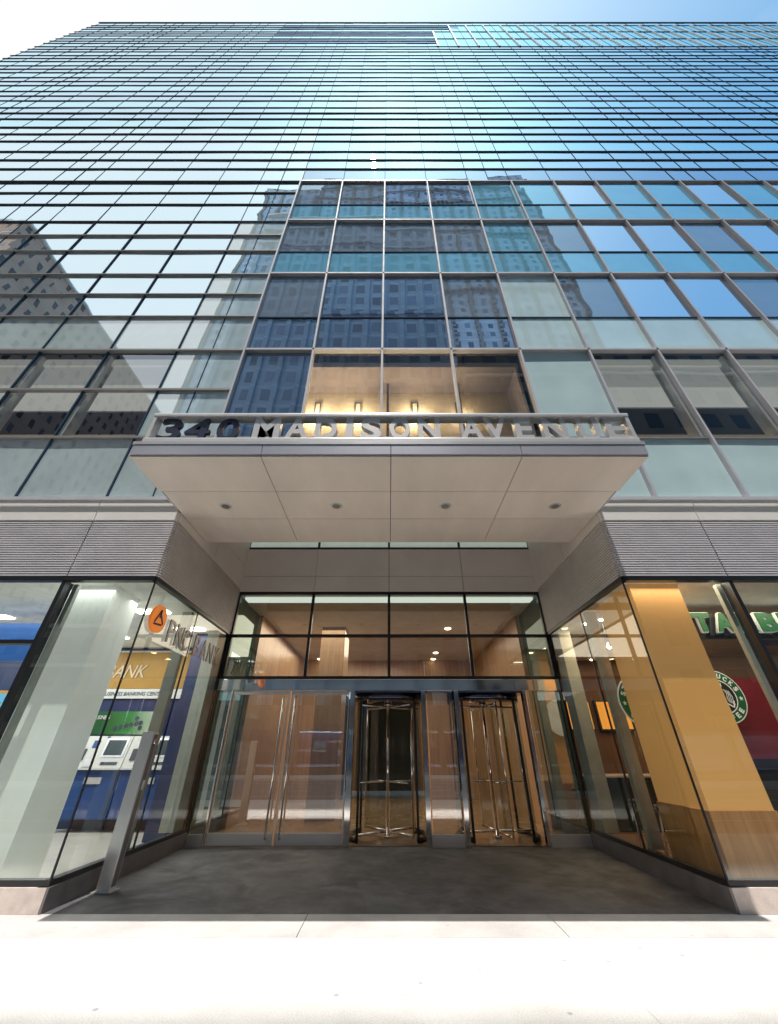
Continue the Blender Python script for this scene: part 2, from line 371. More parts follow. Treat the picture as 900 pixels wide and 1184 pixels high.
def pane(bm, x0, x1, z0, z1, y=FY, mi=0, til=.0035):
    a, b = rnd.uniform(-til, til), rnd.uniform(-til, til)
    xm, zm = (x0+x1)/2, (z0+z1)/2
    quad(bm, [(x, y+a*(x-xm)+b*(z-zm), z) for x, z in ((x0,z0),(x1,z0),(x1,z1),(x0,z1))], mi)

cols = []                            # (x0, x1) bays, split ones halved
x = XL; i = 0
while x < XR-.01:
    cols.append((x, x+BAY)); x += BAY
def split(x0): return any(abs(x0-s) < .1 for s in (BOXL-BAY, BOXL-6*BAY, BOXL-11*BAY, BOXL+4*BAY, BOXL+9*BAY, BOXL+14*BAY, BOXL+19*BAY))
panes = []                           # kind, x0,x1,z0,z1,mat
G = .0
rowmix = {  # what stands behind the panes of the box, floor by floor, from the sixth bay on
 0: ['teal','vis_grey','vis_mirror','vis_mirror','vis_grey','teal','vis_mirror','teal','vis_grey'],
 1: ['teal_deep','vis_grey','vis_mirror','vis_mirror','vis_grey','vis_mirror','teal_deep','vis_mirror','vis_grey'],
 2: ['teal_deep','teal_deep','vis_mirror','teal_deep','teal_deep','vis_mirror','teal_deep','vis_mirror','teal_deep'],
}
for (x0, x1) in cols:
    inbox = x0 > BOXL-.05
    bi = round((x0-BOXL)/BAY)
    subs = [(x0, x1)]
    if split(x0): subs_hi = [(x0, (x0+x1)/2), ((x0+x1)/2, x1)]
    else: subs_hi = subs
    if not inbox: subs = subs_hi
    for (a, b) in subs:              # first tall storey
        panes.append(('spandrel_panel', a, b, ZB, 7.52, 'sp_left' if not inbox else 'teal'))
        if inbox:
            panes.append(('window', a, b, 7.52, Z0, 'teal' if bi == 4 else 'vis_dark' if bi == 0 else 'clear_up'))
        else:
            mt = 'sp_left' if split(x0) else 'clear_up'
            panes.append(('window', a, b, 7.52, 9.1, mt)); panes.append(('window', a, b, 9.1, Z0, mt))
    for n in range(15):
        z = Z0+n*FH
        low = n < 3
        ss = subs if (inbox and low) else subs_hi
        for (a, b) in ss:
            if n == 14: panes.append(('spandrel_panel', a, b, z, z+.5*FH, 'sp_up')); continue
            if n in (11, 12, 13) and a > (BOXL+4.45*BAY if n < 13 else BOXL+5.4*BAY):
                continue
            if low and inbox:
                if bi < 4: sm, vm = ('teal_deep' if n else 'vis_dark'), ('vis_dark' if (bi+n) % 3 else 'vis_grey')
                else: sm, vm = ('teal' if n < 1 else 'teal_deep'), rowmix[n][(bi-4) % 9]
                if n >= 1 and bi < 4: vm = 'vis_grey' if n == 1 or bi in (0, 1) else 'vis_dark'
                panes.append(('spandrel_panel', a, b, z, z+.4*FH, sm))
                panes.append(('window', a, b, z+.4*FH, z+FH, vm))
            else:
                if not inbox and n < 5:
                    sm = 'sp_left'; vm = 'sp_left' if (split(x0) and bi > -3 and n < 2) else 'vis_left'
                    if n: sm = 'vis_left'
                else: sm, vm = 'sp_up', 'vis_up'
                if n == 3 and inbox: sm = 'vis_dark'  # dark glass stands for a mirrored building top along this row
                if n in (11, 12, 13) and a > -12: vm, sm = 'shade_dark', 'sp_up'
                panes.append(('spandrel_panel', a, b, z, z+.4*FH, sm))
                panes.append(('window', a, b, z+.4*FH, z+.7*FH, vm))
                panes.append(('window', a, b, z+.7*FH, z+FH, vm))
for n in (11, 12, 13):
    xa = BOXL+4.5*BAY if n < 13 else BOXL+5.5*BAY
    z = Z0+n*FH
    while xa < XR-.1:
        panes.append(('window', xa, min(XR, xa+BAY), z+.08, z+FH-.08, 'pent')); xa += BAY
def pxarea(p):
    def pr(x, z):
        f = FY*ct+(z-CZ)*st
        return 450+F*x/f, 592-F*((z-CZ)*ct-FY*st)/f
    (ax, ay), (bx, by) = pr(p[1], p[3]), pr(p[2], p[3]); (cx, cy), (dx, dy) = pr(p[1], p[4]), pr(p[2], p[4])
    m = ((ax+bx)/2, (ay+cy)/2)
    if not (-10 < m[0] < 910): return 0
    return abs((bx-ax)+(dx-cx))/2*abs(ay-cy)
for kind in ('window', 'spandrel_panel'):
    L_ = sorted([p for p in panes if p[0] == kind], key=pxarea, reverse=True)
    for p in L_[:99]:
        bm = B(); pane(bm, *p[1:5]); part(kind, bm, M[p[5]])
    ms = sorted({p[5] for p in L_[99:]}); bm = B()
    for p in L_[99:]: pane(bm, *p[1:5], mi=ms.index(p[5]))
    part(kind, bm, [M[k] for k in ms], kind='stuff')

# vertical mullions
edges = sorted({round(a, 3) for p in panes for a in (p[1], p[2])})
full = [round(XL+i*BAY, 3) for i in range(int(round((XR-XL)/BAY))+1)]
zbox = Z0+3*FH
for a in full:
    if a > BOXL-.05:
        bm = B(); box(bm, a-.026, a+.026, FY-.10, FY+.03, ZB, zbox)
        part('mullion', bm, M['silver'])
        bm = B(); box(bm, a-.010, a+.010, FY-.014, FY+.02, zbox, ZTOP); part('mullion', bm, M['thin'])
    else:
        bm = B(); box(bm, a-.016, a+.016, FY-.035, FY+.02, ZB, Z0+2*FH); box(bm, a-.009, a+.009, FY-.012, FY+.02, Z0+2*FH, ZTOP); part('mullion', bm, M['thin'])
for (x0, x1) in cols:
    if split(x0):
        xm = (x0+x1)/2; inb = x0 > BOXL-.05
        bm = B(); box(bm, xm-.011, xm+.011, FY-.014, FY+.02, zbox+.02 if inb else ZB, ZTOP-3.5*FH if inb else ZTOP); part('mullion', bm, M['thin'])
# horizontal members
def hbar(z, x0, x1, h, d, mat, name='fin'):
    bm = B(); box(bm, x0, x1, FY-d, FY+.025, z-h/2, z+h/2); part(name, bm, mat)
hbar(7.52, BOXL+.04, XR, .05, .045, M['fin_grey'], 'transom')
for n in range(3):
    z = Z0+n*FH
    hbar(z, BOXL+.04, XR, .07, .10, M['silver'], 'transom')
    hbar(z+.4*FH, BOXL+.04, XR, .035, .03, M['thin'], 'transom')
XF = BOXL-.04
for z, d in ((7.52,.07),(9.1,.07),(Z0,.08)): hbar(z, XL-.3, XF, .06, d, M['fin_grey'])
for n in range(15):
    z = Z0+n*FH
    for fr, hh in ((0, .05), (.4, .045), (.7, .045)):
        zz = z+fr*FH
        if zz > ZTOP-1.8 or (n == 0 and fr == 0): continue
        boxhere = zz < zbox+.1*FH
        mt = M['fin_grey'] if n < 2 else M['fin']
        x1 = XF if boxhere else XR+.3
        if n in (11, 12, 13) and not (fr == 0):
            x1 = BOXL+4.45*BAY if n < 13 else BOXL+5.45*BAY
        if abs(zz-zbox) < .01:
            hbar(zz, XL-.3, XF, hh, .07, mt); hbar(zz, XF+.01, XR, .08, .08, M['fin_grey']); continue
        hbar(zz, XL-.3, x1, hh*(.7 if n < 4 else .55), .07 if n < 2 else (.048 if n < 6 else .038), mt)
hbar(ZTOP, XL-.3, XR+.3, .10, .06, M['fin'], 'parapet_rail')
for n in (11, 12, 13):
    xa = BOXL+4.5*BAY if n < 13 else BOXL+5.5*BAY
    z = Z0+n*FH; bm = B(); x = xa
    while x < XR+.01:
        box(bm, x-.06, x+.06, FY-.07, FY+.01, z+.06, z+FH-.06); x += BAY
    part('penthouse_frame', bm, M['white_frame'])
# the tower's body behind its glass
bm = B()
box(bm, XL, XR, FY+4.0, FY+24, Z0, ZTOP-.3)
box(bm, XL, XR, FY+.25, FY+4.0, Z0-.1, Z0+.35)
box(bm, XL, -HW-.2, FY+.12, FY+3.99, ZB+.05, 7.30); box(bm, HW+.2, XR, FY+.12, FY+3.99, ZB+.05, 7.30); box(bm, -HW-.19, HW+.19, FY+.12, FY+3.99, 7.14, 7.29)
quad(bm, [(XL,FY+.2,Z0),(XR,FY+.2,Z0),(XR,FY+.2,ZTOP-.3),(XL,FY+.2,ZTOP-.3)])
for xx in (XL+.01, XR-.01): quad(bm, [(xx,FY+.02,ZB),(xx,FY+24,ZB),(xx,FY+24,ZTOP-.1),(xx,FY+.02,ZTOP-.1)])
quad(bm, [(XL,FY,ZTOP-.05),(XR,FY,ZTOP-.05),(XR,FY+24,ZTOP-.05),(XL,FY+24,ZTOP-.05)])
part('core', bm, M['dark_room'])

# ---- pale band, louvres, plinth to the left and right of the recess
def side_runs(sgn):
    xj = 5.67 if sgn < 0 else 5.96
    a = HW; runs = [(a, xj)]
    x = xj
    while x < 32: runs.append((x, x+3.66 if sgn < 0 else x+3.3)); x = runs[-1][1]
    return [(sgn*r[1], sgn*r[0]) if sgn < 0 else r for r in runs]
for sgn in (-1, 1):
    runs = side_runs(sgn)
    for (a, b) in runs:
        bm = bbox(a+.006, b-.006, FY-.055, FY+.1, ZL+.004, 5.655, .006); part('band_panel', bm, M['stone'])
        bm = bbox(a+.006, b-.006, FY-.09, FY+.1, 5.668, 5.80, .006); part('band_panel', bm, M['stone'])
        bm = B(); g = .012
        nsl = 24; pit = (ZL-ZG-.10)/nsl
        for k in range(nsl):
            z = ZG+.09+k*pit
            box(bm, a+g, b-g, FY-.045, FY+.03, z, z+pit*.50)
        box(bm, a+g, b-g, FY+.035, FY+.06, ZG+.08, ZL)
        part('louvre', bm, M['louvre'])
        bm = B(); box(bm, a, b, FY-.05, FY+.06, ZG, ZG+.075); part('head_frame', bm, M['black'])
    lo, hi = runs[-1][0] if sgn < 0 else runs[0][0], runs[0][1] if sgn < 0 else runs[-1][1]
    bm = B(); box(bm, lo, hi, FY-.11, FY+.03, 5.80, 5.875); part('sill', bm, M['silver'])
    bm = bbox(lo, hi, FY-.03, FY+.14, 0.0, ZP-.03, .006); part('plinth', bm, M['plinth'])
    bm = B(); box(bm, lo, hi, FY-.004, FY+.10, ZP-.03, ZP+.03); part('bottom_frame', bm, M['black'])
    # recess side: plinth, two panes, louvres, plain panels
    s = sgn
    def sb(y0, y1, z0, z1, d0, d1):   # box on the side wall; d measured into the shop
        a_, b_ = sorted((s*(HW+d0), s*(HW+d1))); b2 = B(); box(b2, a_, b_, y0, y1, z0, z1); return b2
    part('plinth', sb(FY-.028, BY, 0, ZP-.03, -.03, .12), M['plinth_in'])
    part('bottom_frame', sb(FY+.0, BY, ZP-.03, ZP+.03, -.004, .10), M['black'])
    for (y0, y1) in ((FY+.012, 8.03), (8.03, BY)):
        bm = B(); quad(bm, [(s*HW,y0+.012,ZP+.03),(s*HW,y1-.012,ZP+.03),(s*HW,y1-.012,ZG),(s*HW,y0+.012,ZG)]); part('shop_window', bm, M['shop_glass'])
        b2 = B(); nsl = 24; pit = (ZL-ZG-.10)/nsl
        for k in range(nsl):
            z = ZG+.09+k*pit; a_, b_ = sorted((s*(HW-.03), s*(HW+.03))); box(b2, a_, b_, y0+.012, y1-.012, z, z+pit*.5)
        a_, b_ = sorted((s*(HW+.034), s*(HW+.06))); box(b2, a_, b_, y0, y1, ZG+.08, ZL)
        part('louvre', b2, M['louvre_in'])
        part('wall_panel', sb(y0+.006, y1-.006, ZL+.006, 6.02, -.03, .05), M['panel'])
        part('wall_panel', sb(y0+.006, y1-.006, 6.032, 7.05, -.03, .05), M['panel'])
    part('head_frame', sb(FY-.04, BY, ZG, ZG+.075, -.035, .06), M['black'])
    part('joint', sb(8.018, 8.042, ZP+.03, ZG, -.006, .02), M['black'])
    part('joint', sb(FY-.012, FY+.012, ZP+.03, ZG, -.008, .012), M['black'])
    part('joint', sb(BY-.05, BY-.002, ZP+.03, ZG, -.01, .05), M['black'])
    part('backing', sb(FY+.11, BY, ZG+.08, 7.3, .065, .12), M['gap'])
    part('glazing_post', sb(7.97, 8.09, ZP+.03, ZG, .10, .30), M['post_green'])
    part('glazing_post', sb(9.45, 9.85, ZP+.03, ZG, .06, .34), M['post_green'])
    # street panes
    xj = 5.67 if s < 0 else 5.96
    pans = [(HW, xj)]; x = xj
    while x < 30: pans.append((x, x+2.6)); x += 2.6
    for k, (a, b) in enumerate(pans):
        a_, b_ = sorted((s*a, s*b)); bm = B()
        quad(bm, [(a_+.012,FY,ZP+.03),(b_-.012,FY,ZP+.03),(b_-.012,FY,ZG),(a_+.012,FY,ZG)]); part('shop_window', bm, M['shop_glass'])
        xx = s*b; bm = B(); box(bm, xx-.035, xx+.035, FY-.04, FY+.14, ZP+.03, ZG); part('window_frame', bm, M['black'])
        if k == 0: bm = B(); box(bm, *sorted((s*(b-.04), s*(b-.12))), FY+.145, FY+.22, ZP+.03, ZG); part('glazing_post', bm, M['post_green'])
        if k: bm = B(); box(bm, a_+.036, b_-.036, FY-.035, FY+.1, 3.07, 3.13); part('window_frame', bm, M['black'])

# ---- recess back wall
bm = B(); box(bm, -HW, HW, BY-.0, BY+.10, 6.95, 7.1); part('clerestory_frame', bm, M['black'])
for i in range(4):
    a, b = -HW+i*2*HW/4, -HW+(i+1)*2*HW/4
    bm = B(); quad(bm, [(a+.03,BY+.03,6.66),(b-.03,BY+.03,6.66),(b-.03,BY+.03,6.96),(a+.03,BY+.03,6.96)]); part('clerestory_window', bm, M['clerestory'])
    bm = bbox(a+.006, b-.006, BY-.02, BY+.08, 5.762, 6.60, .004); part('wall_panel', bm, M['panel'])
    bm = bbox(a+.006, b-.006, BY-.02, BY+.08, 5.30, 5.750, .004); part('wall_panel', bm, M['panel'])
bm = B(); box(bm, -HW, HW, BY+.085, BY+.12, 5.27, 7.0); part('backing', bm, M['gap'])
bm = B(); box(bm, -HW, HW, BY-.03, BY+.07, 6.602, 6.66)
for i in range(5):
    x = -HW+i*2*HW/4; box(bm, x-.03, x+.03, BY-.028, BY+.06, 6.66, 6.95)
part('clerestory_frame', bm, M['black'])
for (z0, z1) in ((4.13, 5.27), (3.10, 4.13)):
    for i in range(4):
        a, b = -HW+i*2*HW/4, -HW+(i+1)*2*HW/4
        bm = B(); quad(bm, [(a+.03,BY+.02,z0+.03),(b-.03,BY+.02,z0+.03),(b-.03,BY+.02,z1-.03),(a+.03,BY+.02,z1-.03)]); part('transom_window', bm, M['door_glass'])
bm = B()
for z in (5.268, 4.13, 3.13): box(bm, -HW+.002, HW-.002, BY-.03, BY+.06, z-.033, z+.033)
for i in range(5):
    x = max(-HW+.04, min(HW-.04, -HW+i*2*HW/4))
    for (z0, z1) in ((3.164, 4.096), (4.164, 5.234)): box(bm, x-.034, x+.034, BY-.027, BY+.057, z0, z1)
part('transom_frame', bm, M['black'])
bm = bbox(-HW+.01, HW-.01, BY-.06, BY+.12, 2.84, 3.09, .01); part('door_header', bm, M['chrome'])
# ---- pair of glass doors
def leaf(x0, x1, hx):
    D = part('door', (lambda b_: (quad(b_, [(x0+.03,BY+.02,.22),(x1-.03,BY+.02,.22),(x1-.03,BY+.02,2.8),(x0+.03,BY+.02,2.8)]), b_)[1])(B()), M['leaf_glass'])
    bm = B(); box(bm, x0+.01, x1-.01, BY-.01, BY+.05, .03, .22); box(bm, x0+.01, x1-.01, BY-.01, BY+.05, 2.76, 2.83)
    for xx in (x0+.012, x1-.030): box(bm, xx, xx+.018, BY-.004, BY+.04, .22, 2.76)
    part('door_frame', bm, M['chrome_soft'], D)
    bm = B(); tube(bm, [(hx,BY-.01,.14),(hx,BY-.09,.14),(hx,BY-.115,.19),(hx,BY-.115,2.66),(hx,BY-.09,2.71),(hx,BY-.01,2.71)], .021, 12)
    part('handle', bm, M['chrome'], D)
    return D
leaf(-3.70, -2.34, -2.47); leaf(-2.32, -.93, -2.19)
def fixed(x0, x1, hx=None):
    bm = B(); quad(bm, [(x0+.03,BY+.02,.2),(x1-.03,BY+.02,.2),(x1-.03,BY+.02,2.84),(x0+.03,BY+.02,2.84)]); g = part('side_light', bm, M['leaf_glass'])
    bm = B(); box(bm, x0+.0, x1, BY-.012, BY+.05, .0, .2); part('kick_rail', bm, M['chrome_soft'], g)
def post(x0, x1, y0=BY-.05, y1=BY+.1):
    part('door_post', bbox(x0, x1, y0, y1, 0, 2.84, .006), M['chrome'])
fixed(-4.06, -3.72); post(-3.73, -3.70)
post(-.92, -.80)
post(.76, .86); fixed(.87, 1.53); post(1.54, 1.64)
post(3.16, 3.24); fixed(3.25, 4.06)
# ---- revolving doors
def revolving(cx, cy, r, ang):
    hd = part('revolving_door', (lambda b_: (disc(b_, (cx, cy), r+.03, 2.66, 2.80, 36), b_)[1])(B()), M['chrome_dark'], label='revolving door with a round steel canopy and four glass wings', smooth=False)
    bm = B(); tube(bm, [(cx,cy,.02),(cx,cy,2.66)], .032, 12); disc(bm, (cx, cy), .09, .0, .06, 16); disc(bm, (cx, cy), .09, 2.60, 2.66, 16); part('hub', bm, M['chrome'], hd)
    for k in range(4):
        a = ang+k*math.pi/2; c, s_ = math.cos(a), math.sin(a)
        def P(d, z, o=0): return (cx+c*d-s_*o, cy+s_*d+c*o, z)
        bm = B(); quad(bm, [P(.06,.16),P(r-.05,.16),P(r-.05,2.55),P(.06,2.55)]); w = part('wing', bm, M['wing_glass'], hd)
        bm = B()
        for (p, q, rr) in ((P(.05,.12), P(r-.04,.12), .026), (P(.05,2.58), P(r-.04,2.58), .026), (P(r-.04,.06), P(r-.04,2.62), .018)): tube(bm, [p, q], rr, 8)
        tube(bm, [P(.10,1.02,-.05),P(r-.12,1.02,-.05)], .013, 8)
        part('wing_frame', bm, M['chrome'], hd)
    for sgn in (-1, 1):              # curved glass sides with their posts
        bm = B(); n = 10; a0 = (0 if sgn > 0 else math.pi)
        pts = [(cx+r*math.cos(a0+(k/n-.5)*R(86)), cy+r*math.sin(a0+(k/n-.5)*R(86))) for k in range(n+1)]
        for k in range(n): quad(bm, [(*pts[k],.12),(*pts[k+1],.12),(*pts[k+1],2.66),(*pts[k],2.66)]).smooth = True
        part('curved_glass', bm, M['door_glass'], hd)
        bm = B()
        for p in (pts[0], pts[-1]): box(bm, p[0]-.025, p[0]+.025, p[1]-.025, p[1]+.025, 0, 2.66)
        tube(bm, [(*p, .06) for p in pts], .05, 8)
        part('drum_post', bm, M['black'], hd)
    bm = B(); disc(bm, (cx, cy), r+.02, .002, .008, 40); part('floor_grate', bm, M['plinth_in'], hd)
revolving(-.03, 10.88, .88, R(40)); revolving(2.40, 10.88, .86, R(10))
bm = B(); box(bm, -.85, 3.3, BY+.12, BY+1.75, 2.81, 2.90); part('door_header', bm, M['chrome_dark'])

# ---- canopy
CB, CF, CK = 5.55, 4.59, 7.49       # soffit height, front edge, back edge
bm = B(); box(bm, -4.09, 4.09, CF+.03, CK-.01, CB+.02, CB+.30); CAN = part('canopy', bm, M['gap'])
jx = [-4.12, -2.03, .03, 2.11, 4.12]; jy = [CF, 5.54, 6.48, CK]
for i in range(4):
    for j in range(3):
        k = 0 if j == 0 else 0
        y1 = jy[j+1]
        x0, x1 = jx[i], jx[i+1]
        if j > 0:
            x0 = max(x0, -HW+.035); x1 = min(x1, HW-.035)
        part('soffit_panel', bbox(x0+.006, x1-.006, jy[j]+.005, y1-.005, CB, CB+.03, .003), M['soffit'], CAN)
    part('fascia', bbox(jx[i]+.004, jx[i+1]-.004, CF-.02, CF+.03, CB+.035, CB+.235, .004), M['fascia'], CAN)
for s in (-1, 1):
    a, b = sorted((s*4.09, s*4.125)); part('fascia', bbox(a, b, CF+.03, FY-.06, CB+.035, CB+.235, .004), M['fascia'], CAN)
bm = B(); box(bm, -4.13, 4.13, CF-.03, FY-.12, CB+.24, CB+.30); part('top_rim', bm, M['chrome_soft'], CAN)
for xx in (-3.1, -1.0, 1.07, 3.15):
    bm = B(); n = 24
    ri = [bm.verts.new((xx+.11*math.cos(t*2*math.pi/n), 6.01+.11*math.sin(t*2*math.pi/n), CB-.006)) for t in range(n)]
    ro = [bm.verts.new((xx+.075*math.cos(t*2*math.pi/n), 6.01+.075*math.sin(t*2*math.pi/n), CB-.012)) for t in range(n)]
    rt = [bm.verts.new((xx+.115*math.cos(t*2*math.pi/n), 6.01+.115*math.sin(t*2*math.pi/n), CB-.0005)) for t in range(n)]
    for t in range(n):
        u = (t+1) % n
        bm.faces.new((ri[t], ri[u], ro[u], ro[t])); bm.faces.new((rt[t], rt[u], ri[u], ri[t]))
    f = bm.faces.new(ro[::-1]); f.material_index = 1
    part('downlight', bm, [M['chrome_soft'], M['spotglass']], CAN)
# recess ceiling behind the canopy
bm = B(); quad(bm, [(-HW,CK,7.12),(HW,CK,7.12),(HW,BY+.1,7.12),(-HW,BY+.1,7.12)])
quad(bm, [(-HW,CK,CB+.31),(HW,CK,CB+.31),(HW,CK,7.12),(-HW,CK,7.12)])
part('recess_ceiling', bm, M['panel'])
bm = B(); box(bm, -HW+.01, HW-.01, FY+.02, CK, CB+.32, 7.2); part('recess_ceiling', bm, M['gap'])

# ================================================================== ADDRESS SIGN
SG = empty('address_sign', (0, 4.72, 5.86))
tag(SG, 'polished steel open frame with cut-out letters reading 340 MADISON AVENUE on the canopy edge', 'sign')
def loc_part(name, bm, mat, parent, base, smooth=False, label=None):
    o = obj(name, bm, mat, parent, smooth)
    b = Vector(base)
    for v in o.data.vertices: v.co -= b
    if label: o['label'] = label
    return o
SB = (0, 4.72, 5.86)
ZS0, ZS1 = 5.99, 6.49
for (z0, z1, dy) in ((5.86, 5.99, .0), (ZS1, ZS1+.075, .0)):
    loc_part('rail', bbox(-4.06, 4.13, 4.62, 4.80, z0, z1, .015), M['steel_letter'], SG, SB)
for xx in (-4.05, 4.06): loc_part('end_post', bbox(xx, xx+.06, 4.63, 4.79, ZS0, ZS1, .008), M['steel_letter'], SG, SB)
spans = [('3',188,213),('4',218,246),('0',254,279),('M',296,326),('A',332,359),('D',366,391),('I',401,409),('S',418,441),('O',451,474),('N',483,508),
         ('A',531,557),('V',558,584),('E',593,613),('N',625,652),('U',665,689),('E',697,719)]
for k, (chh, p0, p1) in enumerate(spans):
    x0, x1 = (p0-450)/67.0, (p1-450)/67.0
    bm = fitted_text(chh, x1-x0, ZS1-ZS0+.004, .03 if k < 3 else .05, .015 if k < 3 else .03)
    moved(bm, (x0, 4.71, ZS0-.002))
    loc_part('numeral' if k < 3 else 'letter', bm, M['numeral_reflect'] if k < 3 else M['steel_letter'], SG, SB)

# ================================================================== OFFICE ROOMS BEHIND THE FIRST TALL GLASS
bm = B()
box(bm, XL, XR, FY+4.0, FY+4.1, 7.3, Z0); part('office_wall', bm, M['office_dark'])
bm = B(); box(bm, BOXL, BOXL+4*BAY, 7.42, 7.5, 7.32, Z0-.12)
part('office_wall', bm, M['warm_wall'])
for xx in (BOXL+.05, BOXL+4*BAY-.06):
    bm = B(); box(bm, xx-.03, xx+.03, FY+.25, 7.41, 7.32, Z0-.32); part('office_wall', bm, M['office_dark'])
for xx in (BOXL+2.08*BAY, BOXL+3.15*BAY):
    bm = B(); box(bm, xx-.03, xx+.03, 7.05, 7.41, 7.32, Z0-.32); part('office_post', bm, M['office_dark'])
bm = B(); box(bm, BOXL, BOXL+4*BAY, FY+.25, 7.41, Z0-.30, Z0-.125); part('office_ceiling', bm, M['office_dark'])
for i, px in enumerate((367, 414, 480, 531)):
    xx = xy(px, 9.6, 7.35)
    W_ = empty('wall_lamp', (xx, 7.36, 9.28))
    lab = ['upstairs warm lamp frame over the second numeral of the sign', 'upstairs warm lamp frame above the D and I of the sign', 'upstairs warm lamp frame above the last letters of the middle word', 'upstairs warm lamp frame above the start of the last word'][i]
    tag(W_, lab, 'lamp', 'lit lamps in the upstairs room')
    bm = B()
    for (a, b, c, d) in ((-.085,-.06,0,.62),(.06,.085,0,.62),(-.06,.06,0,.02),(-.06,.06,.60,.62)): box(bm, a, b, -.03, 0, c, d)
    obj('lamp_frame', bm, M['ink'], W_)
    bm = B(); box(bm, -.05, .05, .03, .06, .05, .18); obj('bulb', bm, M['lamp_warm'], W_)
    ld = bpy.data.lights.new('lamp_glow', 'POINT'); ld.energy = 55; ld.color = (1, .76, .46); ld.shadow_soft_size = .1
    lo = bpy.data.objects.new('lamp_glow', ld); lo.location = (0, -.25, .1); lo.parent = W_; link(lo)
# blinds and sills
bi = -15
for (x0, x1) in cols:
    b_i = round((x0-BOXL)/BAY)
    if b_i in (0, 1, 2, 3, 4) or split(x0) and b_i < 0: continue
    if x0 < -20 or x1 > 22: continue
    zb = 8.75 if b_i > 0 else 8.62
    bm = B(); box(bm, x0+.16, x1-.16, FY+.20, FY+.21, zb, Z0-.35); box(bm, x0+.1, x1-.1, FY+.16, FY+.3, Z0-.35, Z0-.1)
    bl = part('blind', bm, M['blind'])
    bm = B(); box(bm, x0+.12, x1-.12, FY+.195, FY+.225, zb-.03, zb); part('bottom_bar', bm, M['silver'], bl)
    bm = B(); box(bm, x0+.05, x1-.05, FY+.16, FY+.42, 7.54, 7.80); part('inner_sill', bm, M['wood_pale'])
    bm = B(); box(bm, x0-.08, x0+.08, FY+.05, FY+.30, 7.54, Z0-.1); part('office_pier', bm, M['plaster'])

# ================================================================== LOBBY
LB = 19.0
bm = B(); quad(bm, [(-HW-.1,BY+.1,.012),(HW+.1,BY+.1,.012),(HW+.1,LB,.012),(-HW-.1,LB,.012)]); tag(obj('lobby_floor', bm, M['floor_lobby']), kind='structure')
bm = B(); box(bm, -HW-.2, HW+.2, BY+.12, LB, 5.26, 5.36); part('lobby_ceiling', bm, M['lobby_ceiling'])
bm = B(); box(bm, -HW+.1, HW-.1, BY+.25, BY+.55, 5.19, 5.25); part('cove_light', bm, M['lamp_panel'])
for s in (-1, 1):
    a, b = sorted((s*(HW-.0), s*(HW+.12)))
    bm = B(); box(bm, a, b, BY+.13, 11.9, 0, 5.25); part('lobby_glass_wall', bm, M['green_glass'])
    k = 0; y = 11.9
    while y < LB-.1:
        bm = B(); box(bm, *sorted((s*(HW-.12), s*(HW+.12))), y+.006, min(LB, y+1.75)-.006, 0, 5.25); part('wood_panel', bm, M['wood']); y += 1.75
for (a, b) in ((-HW+.13, -2.7), (-2.69, -1.95), (1.65, 2.7), (2.71, HW-.13)):
    bm = B(); box(bm, a, b, LB-.15, LB-.02, 0, 5.25); part('wood_panel', bm, M['wood'])
bm = B(); box(bm, -1.94, 1.64, LB-.1, LB-.05, 3.9, 5.25); part('wood_panel', bm, M['wood'])
bm = B(); box(bm, -2.2, 1.9, LB+4, LB+4.1, 0, 4); box(bm, -2.2, -2.1, LB, LB+4, 0, 4); box(bm, 1.8, 1.9, LB, LB+4, 0, 4); part('dark_passage', bm, M['dark_room'])
bm = B(); box(bm, -2.3, -1.5, 13.2, 14.6, 0, 5.25); part('wood_pier', bm, M['wood'])
lights = [(382,727),(403,775),(518,727),(504,755),(495,775),(621,755),(372,765)]
for i, (px, py) in enumerate(lights):
    _, f, u = ray(px, py); Y = (5.25-CZ)*f/u; xx = (px-450)*Y/f
    if Y > LB-.4: Y = LB-.5
    bm = B(); disc(bm, (xx, Y), .10, 5.235, 5.262, 16)
    part('ceiling_spot', bm, M['lamp_warm'])
def area(name, loc, sx, sy, e, col, rx=0):
    ld = bpy.data.lights.new(name, 'AREA'); ld.shape = 'RECTANGLE'; ld.size = sx; ld.size_y = sy; ld.energy = e; ld.color = col
    lo = bpy.data.objects.new(name, ld); lo.location = loc; lo.rotation_euler = (rx, 0, 0); link(lo); return lo
area('lobby_lamp', (-1.5, 14.5, 5.15), 4.5, 6, 340, (1, .84, .66))
area('lobby_lamp', (2.2, 13.5, 5.15), 2.5, 5, 60, (1, .84, .68))
# ================================================================== BANK
bm = B(); quad(bm, [(-30,FY+.1,.06),(-HW-.12,FY+.1,.06),(-HW-.12,14,.06),(-30,14,.06)]); tag(obj('bank_floor', bm, M['floor_in']), kind='structure')
bm = B(); quad(bm, [(HW+.12,FY+.1,.06),(30,FY+.1,.06),(30,16,.06),(HW+.12,16,.06)]); tag(obj('cafe_floor', bm, M['brown_room']), kind='structure')
bm = B(); box(bm, -30, -HW-.13, FY+.11, 14, 4.22, 4.3); part('shop_ceiling', bm, M['plaster'])
bm = B(); box(bm, -30, -HW-.13, 11.62, 11.7, 0.06, 4.22); part('shop_wall', bm, M['navy'])
bm = B(); box(bm, -5.0, -HW-.13, BY+.1, 11.6, .06, 4.22); part('shop_wall', bm, M['navy'])
for (x, y) in ((-5.2, 8.2), (-5.0, 9.6), (-6.9, 8.6), (-9.0, 8.6), (-11.5, 8.6), (-7.4, 10.4), (-10, 10.4)):
    bm = B(); box(bm, x-.35, x+.35, y-.12, y+.12, 4.195, 4.218); part('ceiling_lamp', bm, M['lamp_white'])
area('bank_area_light', (-7.2, 9.0, 4.15), 5, 3.5, 230, (1, .98, .93))
